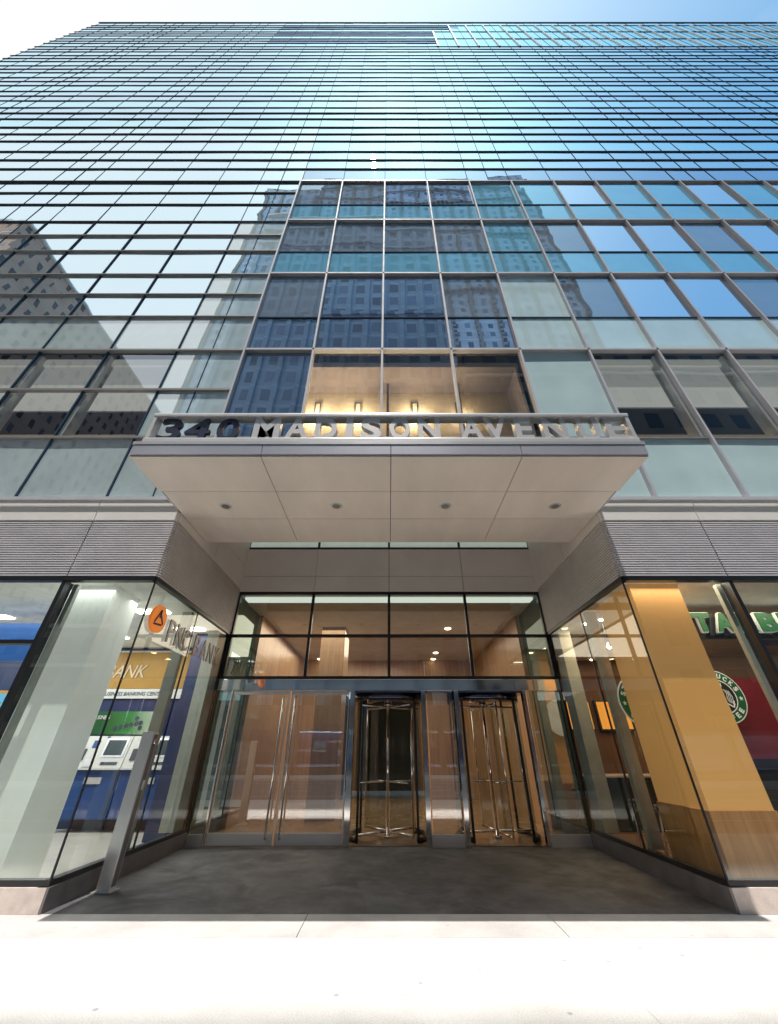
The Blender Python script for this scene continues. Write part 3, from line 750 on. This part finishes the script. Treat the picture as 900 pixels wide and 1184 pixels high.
area('bank_area_light', (-6.6, 6.62, 4.15), 4.2, .3, 16, (.95, 1, .95))  # added strip to brighten the column front, no fitting there
area('bank_area_light', (-12, 9.0, 4.15), 5, 3.5, 260, (1, .98, .93))
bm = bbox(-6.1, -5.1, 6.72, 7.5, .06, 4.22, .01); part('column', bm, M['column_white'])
# wall panels, frontal, at Y = 11.55
WY = 11.6
def zz(py): return zy(py, WY)
def xw(px, z): return xy(px, z, WY)
zt = {k: zz(k) for k in (720, 735, 755, 797, 808, 823, 850, 889, 962)}
WP = empty('bank_wall_sign', (-7.5, WY, zt[797]))
tag(WP, 'gold wall sign lettered BANK over BUSINESS BANKING CENTER on navy wall', 'sign')
WB = (-7.5, WY, zt[797])
xr = -5.12; xl = -9.2
loc_part('gold_panel', bbox(xl, xr, WY-.06, WY+.0, zt[797]+.005, zt[755], .004), M['gold'], WP, WB)
loc_part('white_strip', bbox(xl, xr+.04, WY-.055, WY+.0, zt[808], zt[797], .004), M['white'], WP, WB)
loc_part('white_strip', bbox(xl, xr+.04, WY-.055, WY+.0, zt[755]+.003, zt[755]+.05, .004), M['white'], WP, WB)
zc_ = (zt[755]+zt[797])/2
x0 = xw(126, zc_); x1 = xw(172, zc_)
bm = fitted_text('BANK', x1-x0, .34, .008, 0, .25); moved(bm, (x0, WY-.075, zc_-.2)); loc_part('word', bm, M['letterpale'], WP, WB)
bm = fitted_text('BUSINESS BANKING CENTER', 1.72, .095, .004, 0, .2); moved(bm, (xw(118, zt[808]), WY-.065, (zt[797]+zt[808])/2-.05)); loc_part('word', bm, M['ink'], WP, WB)
# green poster
PB = (-6.9, WY, zt[850])
PO = empty('green_poster', PB); tag(PO, 'green and white advertising panel with a line of dark discs above the cash machines', 'poster')
loc_part('board', bbox(-8.1, xw(178, zt[835] if 835 in zt else zz(835)), WY-.05, WY, zt[850]+.01, zt[823], .004), M['ad_grad'], PO, PB)
bm = B()
px_ = [(134,842),(141,841),(147,839),(153,838),(159,837),(160,831),(164,836),(163,842)]
for (px, py) in px_:
    z = zz(py); x = xw(px, z); tube(bm, [(x, WY-.062, z), (x, WY-.052, z)], .055, 14)
loc_part('disc_pattern', bm, M['ink'], PO, PB)
bm = fitted_text('BUSINESS', .42, .09, .004, 0); moved(bm, (xw(110, zz(832)), WY-.06, zz(832))); loc_part('word', bm, M['white'], PO, PB)
# cash machines
def atm(xc, lab, w=1.25):
    base = (xc, WY-.5, .06); A = empty('cash_machine', base); tag(A, lab, 'cash machine', 'cash machines in the bank window')
    y0, y1 = WY-.55, WY-.02
    def lp(n, bm, m): return loc_part(n, bm, m, A, base)
    lp('lower_cabinet', bbox(xc-w/2, xc+w/2, y0, y1, .30, zy(889, y0), .03), M['blue'])
    lp('side_strip', bbox(xc+w/2-.10, xc+w/2-.04, y0-.02, y0, .35, zy(889, y0)-.05, .008), M['ink'])
    zb, zu = zy(889, y0), zy(851, y0)
    bm = B(); pts = [(y0-.06, zb), (y0+.12, zu), (y1, zu), (y1, zb)]
    for xa, xb in ((xc-w/2, xc+w/2),):
        A_ = [bm.verts.new((xa, p[0], p[1])) for p in pts]; C_ = [bm.verts.new((xb, p[0], p[1])) for p in pts]
        bm.faces.new(A_); bm.faces.new(C_[::-1])
        for k in range(4): bm.faces.new((A_[k], C_[k], C_[(k+1) % 4], A_[(k+1) % 4]))
    bmesh.ops.recalc_face_normals(bm, faces=bm.faces)
    lp('fascia', bm, M['white'])
    def on(u0, u1, t0, t1, th=.012):      # a plate on the sloped fascia
        b_ = B(); s_ = lambda t, o: (y0-.06+.18*t-o, zb+(zu-zb)*t)
        (ya, za), (yb, zb_) = s_(t0, th), s_(t1, th); (yc, zc2), (yd, zd) = s_(t0, -.002), s_(t1, -.002)
        v = [b_.verts.new(p) for p in ((xc+u0,ya,za),(xc+u1,ya,za),(xc+u1,yb,zb_),(xc+u0,yb,zb_),(xc+u0,yc,zc2),(xc+u1,yc,zc2),(xc+u1,yd,zd),(xc+u0,yd,zd))]
        for f in ((0,1,2,3),(1,5,6,2),(5,4,7,6),(4,0,3,7),(3,2,6,7),(4,5,1,0)): b_.faces.new([v[i] for i in f])
        return b_
    fr = lp('screen_frame', on(.02, .56, .34, .94), M['chrome_soft'])
    lp('screen', on(.07, .51, .41, .87, .02), M['screen'])
    lp('card_slot', on(-.50, -.38, .25, .6, .025), M['ink'])
    lp('keypad', on(-.30, -.12, .06, .28, .02), M['chrome_soft'])
    lp('receipt_slot', on(.10, .50, .12, .2, .015), M['ink'])
    lp('notice', on(-.30, -.14, .62, .86, .006), M['blue'])
    lp('logo_mark', on(-.02, .05, .93, .99, .012), M['blue'])
    b_ = B(); box(b_, xc-.15, xc+.25, y0-.04, y0+.02, zb-.30, zb-.17); lp('cash_tray', b_, M['chrome_soft'])
    b_ = B(); box(b_, xc-w/2, xc+w/2, y0-.09, y0-.03, zb-.02, zb+.02); lp('shelf', b_, M['white'])
    return A
atm(-7.10, 'blue and white cash machine with a dark screen, left one behind the corner glass')
atm(-5.83, 'blue and white cash machine half hidden by the steel post')
# leaflet rack and poster on the right
b0 = (-5.3, WY-.1, zz(850)); LR = empty('leaflet_holder', b0); tag(LR, 'bright blue leaflet holder fixed on the navy wall right of the machines', 'leaflet holder')
loc_part('back_plate', bbox(-5.42, -5.16, WY-.06, WY, zz(855), zz(822), .004), M['white'], LR, b0)
loc_part('leaflet', bbox(-5.40, -5.18, WY-.11, WY-.065, zz(852), zz(826), .004), M['blue'], LR, b0)
# framed posters far left
for k, (xa, xb, z0, z1, lab) in enumerate(((-11.6,-9.6,2.0,3.05,'framed dark green poster with a gold border behind the far left pane'),)):
    base = ((xa+xb)/2, WY, z0); O_ = empty('framed_poster', base); tag(O_, lab, 'poster')
    loc_part('frame', bbox(xa, xb, WY-.06, WY, z0, z1, .01), M['gold'], O_, base)
    b_ = B(); box(b_, xa+.08, xb-.08, WY-.07, WY-.061, z0+.08, z1-.08); loc_part('print', b_, M['teal_deep'], O_, base)
bm = B(); box(bm, -30, -9.5, WY-.08, WY-.02, 1.65, 1.95); part('white_dado', bm, M['white'])
bm = B(); box(bm, -30, -6.2, 8.0, 8.1, 3.15, 3.9); part('bulkhead', bm, M['royal'])
# bank fascia letters on the recess glass
base = (-HW, 6.4, 3.3); PN = empty('bank_sign', base); tag(PN, 'orange disc and dark grey letters on the corner glass left of the doors', 'sign')
bm = B(); tube(bm, [(-HW+.012, 6.63, 3.58), (-HW+.06, 6.63, 3.58)], .235, 32); loc_part('logo_disc', bm, M['orange'], PN, base)
bm = B()   # triangular mark on the disc
def bar(bm, p, q, w, x0, x1):
    p, q = Vector(p), Vector(q); d = (q-p).normalized(); n = Vector((-d.y, d.x))*w/2
    a = [p-n, q-n, q+n, p+n]
    A_ = [bm.verts.new((x0, v.x, v.y)) for v in a]; C_ = [bm.verts.new((x1, v.x, v.y)) for v in a]
    bm.faces.new(A_); bm.faces.new(C_[::-1])
    for k in range(4): bm.faces.new((A_[k], C_[k], C_[(k+1) % 4], A_[(k+1) % 4]))
for p, q in (((6.51,3.50),(6.63,3.73)),((6.60,3.71),(6.77,3.52)),((6.50,3.47),(6.74,3.50)),((6.63,3.60),(6.64,3.74))): bar(bm, p, q, .032, -HW+.062, -HW+.07)
loc_part('logo_mark', bm, M['ink'], PN, base)
for chh, y0, w in (('P',7.06,.27),('N',7.36,.33),('C',7.68,.26),('B',8.16,.28),('A',8.50,.32),('N',8.86,.30),('K',9.22,.30)):
    bm = fitted_text(chh, w*.86, .40, .012, .0); moved(bm, (-HW+.03, y0, 3.30), R(90)); loc_part('letter', bm, M['lettergrey'], PN, base)

# ================================================================== CAFE
bm = B(); box(bm, HW+.13, 30, FY+.11, 16, 4.22, 4.3); part('shop_ceiling', bm, M['plaster'])
bm = B(); box(bm, HW+.13, 30, 13.5, 13.6, .06, 4.22); part('shop_wall', bm, M['brown_room'])
bm = B(); box(bm, 5.6, 30, 8.3, 8.4, .06, 3.3); part('shop_wall', bm, M['dark_room'])
bm = B(); box(bm, 5.6, 30, 8.22, 8.29, 2.35, 3.3); part('wall_panel', bm, M['brown_room'])
bm = B(); box(bm, 6.2, 30, 8.15, 8.28, 1.5, 2.85); part('wall_panel', bm, M['sb_red'])  # red panel stands for the red shop band mirrored in the glass
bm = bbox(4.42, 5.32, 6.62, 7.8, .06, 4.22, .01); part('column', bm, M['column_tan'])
bm = bbox(4.40, 5.34, 6.60, 7.82, .06, .92, .006); part('column_skirt', bm, M['wood_deep'])
area('cafe_area_light', (6.5, 7.1, 4.15), 3.6, .9, 60, (1, .84, .6))
area('cafe_area_light', (5.4, 6.45, 4.15), 2.6, .2, 14, (1, .88, .68))  # added strip along the glass to brighten the column
area('cafe_area_light', (12, 7.3, 4.15), 6, 1.2, 90, (1, .9, .75))
area('cafe_area_light', (7.5, 11, 4.15), 5, 3, 140, (1, .66, .35))
area('cafe_area_light', (4.75, 9.0, 4.15), .5, 1.2, 45, (1, .75, .45))  # added to brighten the space behind the side glass
for (x, y) in ((4.72, 8.8), (4.95, 8.8), (4.72, 9.15), (4.95, 9.15)):
    bm = B(); disc(bm, (x, y), .05, 4.19, 4.222, 14); part('ceiling_spot', bm, M['lamp_white'])
base = (7.6, 7.62, 3.5); CS = empty('cafe_sign', base); tag(CS, 'large green letters with white edges hanging inside the coffee shop window', 'sign')
x = 5.63
for chh in 'STARBUCKS':
    w = .40
    bm = fitted_text(chh, w, .40, .03, .05); moved(bm, (x-.0, 7.62, 3.60)); loc_part('letter_edge', bm, M['sb_white'], CS, base)
    bm = fitted_text(chh, w-.03, .37, .012, .045); moved(bm, (x+.015, 7.576, 3.615)); loc_part('letter', bm, M['sb_green'], CS, base)
    bm = fitted_text(chh, w+.02, .42, .06, .08); moved(bm, (x-.09, 7.76, 3.57)); loc_part('letter_back', bm, M['logo_black'], CS, base)
    x += .437
bm = B(); box(bm, 5.4, 9.6, 7.83, 7.86, 3.54, 3.62); loc_part('hanging_rail', bm, M['logo_black'], CS, base)
def ringtext(word, r, a0, a1, cx, cz, y, size, mat, parent, base, flip=False):
    n = len(word)
    for k, chh in enumerate(word):
        if chh == ' ': continue
        a = a0+(a1-a0)*(k/(n-1))
        bm = fitted_text(chh, size*.8, size, .004, .03)
        bmesh.ops.translate(bm, verts=bm.verts, vec=(-size*.4, 0, -size/2))
        rot = (a-math.pi/2) if not flip else (a+math.pi/2)
        bmesh.ops.transform(bm, matrix=Matrix.Translation((cx+r*math.cos(a), y, cz+r*math.sin(a))) @ Matrix.Rotation(-rot, 4, 'Y'), verts=bm.verts)
        yield bm
def hdisc(bm, cx, cz, r, y0, y1, n=40, mi=0): tube(bm, [(cx, y0, cz), (cx, y1, cz)], r, n, mi=mi)
def logo(cx, cz, y, lab):
    base = (cx, y, cz); O_ = empty('round_emblem', base); tag(O_, lab, 'emblem', 'round emblems hanging in the coffee shop')
    def lp(n, bm, m): return loc_part(n, bm, m, O_, base)
    bm = B(); hdisc(bm, cx, cz, .46, y+.02, y+.0); lp('outer_disc', bm, M['sb_white'])
    bm = B(); hdisc(bm, cx, cz, .44, y-.002, y-.006); lp('ring', bm, M['sb_green'])
    bm = B(); hdisc(bm, cx, cz, .295, y-.008, y-.010); lp('inner_edge', bm, M['sb_white'])
    bm = B(); hdisc(bm, cx, cz, .275, y-.012, y-.014); lp('inner_disc', bm, M['logo_black'])
    for b2 in list(ringtext('STARBUCKS', .365, R(160), R(20), cx, cz, y-.012, .085, None, None, None))+list(ringtext('COFFEE', .365, R(222), R(318), cx, cz, y-.012, .085, None, None, None, True)):
        lp('letter', b2, M['sb_white'])
    for a in (R(186), R(-6)):
        pts = [(cx+.365*math.cos(a)+(.045 if k % 2 == 0 else .018)*math.cos(R(90+36*k)), y-.012, cz+.365*math.sin(a)+(.045 if k % 2 == 0 else .018)*math.sin(R(90+36*k))) for k in range(10)]
        bm = B(); bm.faces.new([bm.verts.new(p) for p in pts][::-1]); lp('star', bm, M['sb_white'])
    bm = B(); yy = y-.020   # crowned long-haired figure inside, in white lines
    def pl(pts, w=.012):
        for p, q in zip(pts[:-1], pts[1:]):
            p, q = Vector(p), Vector(q); d = (q-p).normalized(); n = Vector((-d.y, d.x))*w/2
            vs = [(cx+v.x, yy, cz+v.y) for v in (p-n, q-n, q+n, p+n)]; quad(bm, vs)
    head = [(.06*math.cos(R(t)), .075+.075*math.sin(R(t))) for t in range(0, 360, 30)]
    bm.faces.new([bm.verts.new((cx+p[0], yy, cz+p[1])) for p in head])
    cr_ = [(-.08,.16),(-.09,.24),(-.045,.20),(0,.26),(.045,.20),(.09,.24),(.08,.16)]
    bm.faces.new([bm.verts.new((cx+p[0], yy, cz+p[1])) for p in cr_])
    for s in (-1, 1):
        for j in range(4):
            o_ = .085+j*.028
            pl([(s*(o_), .12-.01*j), (s*(o_+.035), .04-.02*j), (s*(o_+.01), -.04-.02*j), (s*(o_+.03), -.11-.012*j)], .011)
        pl([(s*.03,-.02),(s*.05,-.12),(s*.16,-.19),(s*.20,-.08)], .022)
    bm.faces.new([bm.verts.new((cx+p[0], yy, cz+p[1])) for p in ((-.05,-.01),(.05,-.01),(.06,-.12),(.02,-.24),(-.02,-.24),(-.06,-.12))])
    lp('figure', bm, M['sb_white'])
logo(6.30, 2.50, 7.95, 'round green and white emblem right of the tan column')
logo(4.80, 2.42, 7.95, 'round green emblem with only its rim showing left of the tan column')
# counter, menus, lamps, stools inside
base = (6.6, 11.5, .06); CT = empty('service_counter', base); tag(CT, 'dark service counter deep inside the coffee shop', 'counter')
loc_part('counter_body', bbox(5.0, 9.5, 11.2, 11.9, .06, 1.08, .02), M['logo_black'], CT, base)
loc_part('counter_top', bbox(4.92, 9.58, 11.12, 11.98, 1.085, 1.13, .01), M['chrome_soft'], CT, base)
for k, (xa, z0) in enumerate(((5.3, 2.15), (6.5, 2.15), (7.7, 2.15))):
    base = (xa, 13.3, z0); O_ = empty('menu_board', base); tag(O_, ('glowing orange menu board on the back wall nearest the doors', 'middle glowing menu board on the coffee shop back wall', 'glowing menu board farthest right on the coffee shop back wall')[k], 'menu board', 'menu boards')
    loc_part('frame', bbox(xa, xa+1.05, 13.36, 13.48, z0, z0+.85, .01), M['logo_black'], O_, base)
    b_ = B(); quad(b_, [(xa+.05,13.355,z0+.05),(xa+1.0,13.355,z0+.05),(xa+1.0,13.355,z0+.8),(xa+.05,13.355,z0+.8)]); loc_part('lit_panel', b_, M['menu'], O_, base)
for k, (px, py, Y) in enumerate(((684, 762, 10.4), (697, 757, 9.6), (705, 748, 8.9))):
    _, f, u = ray(px, py); x = (px-450)*Y/f; z = CZ+u/f*Y; base = (x, Y, z)
    O_ = empty('pendant_lamp', base); tag(O_, ('farthest small glowing pendant lamp in the coffee shop', 'middle small glowing pendant lamp in the coffee shop', 'nearest small glowing pendant lamp in the coffee shop')[k], 'lamp', 'pendant lamps')
    b_ = B(); tube(b_, [(0,0,.07),(0,0,4.2-z)], .008, 6); obj('cord', b_, M['ink'], O_)
    b_ = B(); tube(b_, [(0,0,.10),(0,0,.05),(0,0,-.02)], [.02,.05,.09], 14, False); obj('lamp_shade', b_, M['chrome_dark'], O_)
    b_ = B(); bmesh.ops.create_uvsphere(b_, u_segments=12, v_segments=8, radius=.045); obj('bulb', b_, M['lamp_warm'], O_)
for k, (x, y) in enumerate(((4.75, 8.2), (4.8, 9.1))):
    base = (x, y, .06); O_ = empty('bar_stool', base); tag(O_, ('dark bar stool behind the side glass nearer the street', 'dark bar stool behind the side glass nearer the doors')[k], 'stool', 'bar stools')
    b_ = B(); disc(b_, (0, 0), .18, .72, .77, 20); obj('seat', b_, M['logo_black'], O_)
    for q in range(4):
        a = R(45+90*q); b_ = B(); tube(b_, [(.12*math.cos(a),.12*math.sin(a),.72),(.2*math.cos(a),.2*math.sin(a),0)], .014, 8); obj('leg', b_, M['chrome_soft'], O_)
    b_ = B(); tube(b_, [(.165*math.cos(R(t)), .165*math.sin(R(t)), .28) for t in range(0, 361, 30)], .01, 6); obj('foot_ring', b_, M['chrome_soft'], O_)

# ================================================================== PUSH-BUTTON POST
base = (-3.86, 7.12, 0); PP = empty('door_opener_post', base); tag(PP, 'tall brushed steel door opener post standing before the left corner glass', 'post')
obj('post_body', bbox(-.10, .085, -.075, .075, .0, 1.88, .008), M['chrome_soft'], PP)
b_ = B(); box(b_, .086, .092, -.05, .05, .05, 1.84); obj('side_channel', b_, M['plinth_in'], PP)
b_ = B(); tube(b_, [(.09,0,1.74),(.125,0,1.74)], .045, 20); obj('push_button', b_, M['chrome'], PP)
b_ = B(); box(b_, .092, .11, -.02, .02, 1.12, 1.24); obj('card_reader', b_, M['white'], PP)
obj('foot_plate', bbox(-.14, .125, -.11, .11, .0, .012, .003), M['chrome_soft'], PP)

# ================================================================== ACROSS THE STREET (seen mirrored in the glass)
M['brick_far'] = facade_mat('far_brick', (.74,.42,.31), (.05,.05,.06), 2.3, 3.4, .34, .50, brick=(.60,.46,.36))
M['stone_far'] = facade_mat('far_stone', (.44,.53,.62), (.05,.085,.13), 2.9, 3.7, .48, .60)
M['stone_tall'] = facade_mat('far_tall_stone', (.46,.56,.68), (.05,.09,.15), 6.0, 8.0, .42, .5)
M['stone_low'] = facade_mat('far_lime', (.30,.28,.26), (.02,.03,.04), 3.4, 3.9, .5, .56)
def block(name, lab, x0, x1, y0, y1, h, mat, extra=None):
    O_ = empty(name, ((x0+x1)/2, y1, 0)); tag(O_, lab, 'building'); base = ((x0+x1)/2, y1, 0)
    b_ = B(); box(b_, x0, x1, y0, y1, 5.2 if extra else 0, h); loc_part('wall', b_, mat, O_, base)
    b_ = B(); box(b_, x0-.5, x1+.5, y0-.5, y1+.5, h, h+.5); box(b_, x0-.25, x1+.25, y1+.01, y1+.25, h-5, h-4.6); loc_part('cornice', b_, M['stone'], O_, base)
    return O_, base
BK, bb = block('brick_building', 'tall red brick building mirrored at the left of the tower glass', -112, -66.5, -80, -18.3, 84, M['brick_far'])
b_ = B(); box(b_, -100, -78, -60, -30, 84.6, 90); loc_part('roof_house', b_, M['brick_far'], BK, bb)
CN, cb_ = block('stone_building', 'grey stone office block mirrored in the middle of the tower glass', -25, 9, -37, -22, 97, M['stone_far'], True)
b_ = B(); box(b_, -20, 2, -35, -32, 97.6, 101)
for kx in range(12): box(b_, -25+kx*2.98, -24.3+kx*2.98, -22, -21.7, 5.2, 96)
for kz in (30, 60, 84, 92): box(b_, -25.3, 9.2, -21.69, -21.4, kz, kz+.7)
loc_part('roof_house', b_, M['stone_far'], CN, cb_)
b_ = B(); box(b_, -25, 9, -40, -18.3, 0, 5.2)
loc_part('shop_base', b_, M['plinth_in'], CN, cb_)
for k in range(8):
    xa = -24.6+k*4.2; b_ = B(); box(b_, xa, xa+3.7, -18.31, -18.24, .5, 3.3); loc_part('shop_window', b_, M['shade_dark'], CN, cb_)
RG, rb = block('limestone_building', 'lower limestone building mirrored at the right of the tower glass', 9.6, 62, -50, -18.3, 46, M['stone_low'], True)
b_ = B(); box(b_, 9.6, 62, -45, -18.35, 0, 5.1); loc_part('shop_base', b_, M['plinth_in'], RG, rb)
for k in range(11):
    xa = 10.2+k*4.6; b_ = B(); box(b_, xa, xa+4.0, -18.34, -18.27, .4, 2.6); loc_part('shop_window', b_, M['shade_dark'], RG, rb)
BT, btb = block('stone_skyscraper', 'very tall pale skyscraper rising behind the mirrored stone block', -52, 104, -150, -101, 388, M['stone_tall'], None)  # added, oversized and far back, to fill the mirrored view without blocking the sun
b_ = B()
for kx in range(14): box(b_, -52+kx*12-.0, -50+kx*12, -101, -100, 0, 376)
for kz in (140, 220, 290, 345, 366): box(b_, -52.5, 104.5, -99.99, -99, kz, kz+2)
loc_part('pilaster', b_, M['stone_low'], BT, btb)
b_ = B(); box(b_, -30, 20, -145, -110, 389, 400); loc_part('roof_house', b_, M['stone_tall'], BT, btb)
BU, bub = block('stepped_skyscraper', 'tall stepped skyscraper left of the tallest one in the mirrored skyline', -92, -53, -150, -101, 366, M['stone_tall'], None)  # likewise scaled up far back for the mirrored outline, clear of the sun
b_ = B()
for kx in range(4): box(b_, -92+kx*12, -90+kx*12, -101, -100, 0, 356)
loc_part('pilaster', b_, M['stone_low'], BU, bub)
WT = empty('water_tank', (36, -27, 46.5)); tag(WT, 'wooden rooftop water tank on the limestone building', 'water tank')
b_ = B(); disc(b_, (0, 0), 3.0, 4, 9, 24); obj('tank', b_, M['wood'], WT)
b_ = B(); tube(b_, [(0,0,9),(0,0,11.2)], [3.2, .1], 24); obj('roof', b_, M['fin_grey'], WT)
for q in range(4):
    a = R(45+90*q); b_ = B(); tube(b_, [(2.2*math.cos(a),2.2*math.sin(a),0),(2.2*math.cos(a),2.2*math.sin(a),4)], .18, 8); obj('leg', b_, M['fin_grey'], WT)
base = (18, -18.2, 3.0); DS = empty('red_shop_sign', base); tag(DS, 'dark red shop front band across the street lettered DAFFY\'S, mirrored in the shop glass', 'sign')
loc_part('band', bbox(10.2, 40, -18.22, -18.05, 2.9, 6.0, .02), M['sb_red'], DS, base)
for kx in (22.5, 31.0):
    b_ = fitted_text("DAFFY'S", 2.7, .62, .03, .02); moved(b_, (kx+2.7, -18.0, 3.15), R(180)); loc_part('word', b_, M['gold'], DS, base)
LW, lb = block('low_rise', 'distant low building in the gap between the mirrored towers', -66, -25.5, -60, -40, 16, M['stone_low'])

# pedestrian across the road
def person(loc, rz, lab, shirt, trousers):
    O_ = empty('person', loc, rz); tag(O_, lab, 'person')
    J = {'pel':(0,0,.95,.15,.11),'wa':(0,0,1.08,.145,.105),'ch':(0,0,1.32,.18,.12),'nk':(0,0,1.49,.065,.065),'nh':(0,.01,1.56,.06,.06),'hd':(0,.02,1.66,.085,.10),'tp':(0,.01,1.73,.075,.085)}
    for s, n in ((-1,'l'),(1,'r')):
        J.update({'hp'+n:(s*.10,0,.88,.10,.10),'kn'+n:(s*.11,.03,.49,.062,.062),'an'+n:(s*.12,-.01,.09,.042,.045),'to'+n:(s*.13,.15,.035,.04,.03),
          'sh'+n:(s*.19,0,1.42,.06,.06),'el'+n:(s*.25,-.03,1.12,.045,.045),'wr'+n:(s*.25,.06,.88,.03,.03),'ha'+n:(s*.25,.09,.78,.035,.025)})
    E_ = [('pel','wa'),('wa','ch'),('ch','nk'),('nk','nh'),('nh','hd'),('hd','tp')]
    for n in 'lr': E_ += [('pel','hp'+n),('hp'+n,'kn'+n),('kn'+n,'an'+n),('an'+n,'to'+n),('ch','sh'+n),('sh'+n,'el'+n),('el'+n,'wr'+n),('wr'+n,'ha'+n)]
    ks = list(J); me = bpy.data.meshes.new('body'); me.from_pydata([J[k][:3] for k in ks], [(ks.index(a), ks.index(b)) for a, b in E_], [])
    o = bpy.data.objects.new('body', me); link(o); o.parent = O_
    m = o.modifiers.new('s', 'SKIN'); o.modifiers.new('d', 'SUBSURF').levels = 1; o.modifiers['d'].render_levels = 1
    for i, k in enumerate(ks): me.skin_vertices[0].data[i].radius = J[k][3:5]
    me.skin_vertices[0].data[0].use_root = True
    dg = bpy.context.evaluated_depsgraph_get(); bpy.context.view_layer.update()
    nm = bpy.data.meshes.new_from_object(o.evaluated_get(dg)); o.modifiers.clear(); o.data = nm
    nm.materials.clear()
    for mm in (surf('skin', (.5,.3,.22), .5), surf('shirt', shirt, .8), surf('trousers', trousers, .8), surf('shoe', (.02,.02,.02), .4), surf('hair', (.05,.035,.025), .6)): nm.materials.append(mm)
    for p in nm.polygons:
        c = p.center; p.use_smooth = True
        p.material_index = 3 if c.z < .09 else 2 if c.z < .98 and abs(c.x) < .21 else 1 if (c.z < 1.47 and c.z > .9) else 4 if (c.z > 1.70 or (c.z > 1.6 and c.y < -.03)) else 0
    return O_
person((2.8-5.6, -13.75, 0), 0, 'person in a blue shirt standing across the street, mirrored in the door glass', (.12,.2,.4), (.04,.05,.08))

# ================================================================== CAMERA, SKY, SUN
cam = bpy.data.cameras.new('camera'); co = bpy.data.objects.new('camera', cam); link(co)
co.location = (0, 0, CZ); co.rotation_euler = (R(90)+TH, 0, 0)
cam.sensor_fit = 'HORIZONTAL'; cam.sensor_width = 36; cam.lens = 36*F/900; cam.clip_start = .05; cam.clip_end = 3000
S.camera = co
sd = Vector((-.03, -1/3.8, 1)).normalized()      # towards the sun
sun = bpy.data.lights.new('sun', 'SUN'); sun.energy = 5; sun.angle = R(.5); sun.color = (1, .96, .90)
so = bpy.data.objects.new('sun', sun); link(so); so.rotation_euler = sd.to_track_quat('Z', 'Y').to_euler(); so.location = (0, 0, 120)
w = bpy.data.worlds.new('World'); S.world = w; w.use_nodes = True; nt = w.node_tree; nt.nodes.clear(); L = nt.links
sky = N(nt, 'ShaderNodeTexSky'); sky.sky_type = 'NISHITA'; sky.sun_disc = False; sky.sun_elevation = math.asin(sd.z); sky.sun_rotation = math.atan2(sd.x, sd.y)
sky.air_density = 1.0; sky.dust_density = 1.2; sky.ozone_density = 1.5
tc = N(nt, 'ShaderNodeTexCoord'); sp = N(nt, 'ShaderNodeSeparateXYZ'); L.new(tc.outputs['Generated'], sp.inputs[0])
# thin bright haze to the left and loose cloud
mr = N(nt, 'ShaderNodeMapRange', interpolation_type='SMOOTHSTEP'); mr.inputs['From Min'].default_value = .62; mr.inputs['From Max'].default_value = -.45; mr.inputs['To Min'].default_value = .0; mr.inputs['To Max'].default_value = .96
L.new(sp.outputs['X'], mr.inputs['Value'])
nz = N(nt, 'ShaderNodeTexNoise', i_Scale=3.2, i_Detail=8., i_Roughness=.55, i_Distortion=.4); L.new(tc.outputs['Generated'], nz.inputs['Vector'])
cl = N(nt, 'ShaderNodeMapRange', interpolation_type='SMOOTHSTEP'); cl.inputs['From Min'].default_value = .60; cl.inputs['From Max'].default_value = .82; cl.inputs['To Max'].default_value = .7
L.new(nz.outputs['Fac'], cl.inputs['Value'])
mxm = N(nt, 'ShaderNodeMath', operation='MAXIMUM'); L.new(mr.outputs[0], mxm.inputs[0]); L.new(cl.outputs[0], mxm.inputs[1])
bg1 = N(nt, 'ShaderNodeBackground', i_Strength=.15); sm = N(nt, 'ShaderNodeMix', data_type='RGBA', blend_type='MULTIPLY'); sm.inputs[0].default_value = 1; sm.inputs[7].default_value = (1.0,1.5,1.5,1); L.new(sky.outputs[0], sm.inputs[6]); L.new(sm.outputs[2], bg1.inputs[0])
bg2 = N(nt, 'ShaderNodeBackground', i_Strength=1.08); bg2.inputs[0].default_value = (.955, .985, 1, 1)
mx = N(nt, 'ShaderNodeMixShader'); L.new(mxm.outputs[0], mx.inputs[0]); L.new(bg1.outputs[0], mx.inputs[1]); L.new(bg2.outputs[0], mx.inputs[2])
wo = N(nt, 'ShaderNodeOutputWorld'); L.new(mx.outputs[0], wo.inputs[0])

S.view_settings.view_transform = 'Standard'; S.view_settings.look = 'None'; S.view_settings.exposure = 0; S.view_settings.gamma = 1
S.render.engine = 'CYCLES'
cy = S.cycles; cy.use_denoising = True; cy.max_bounces = 10; cy.transparent_max_bounces = 16; cy.glossy_bounces = 6; cy.diffuse_bounces = 4; cy.sample_clamp_indirect = 6
cy.caustics_reflective = False; cy.caustics_refractive = False
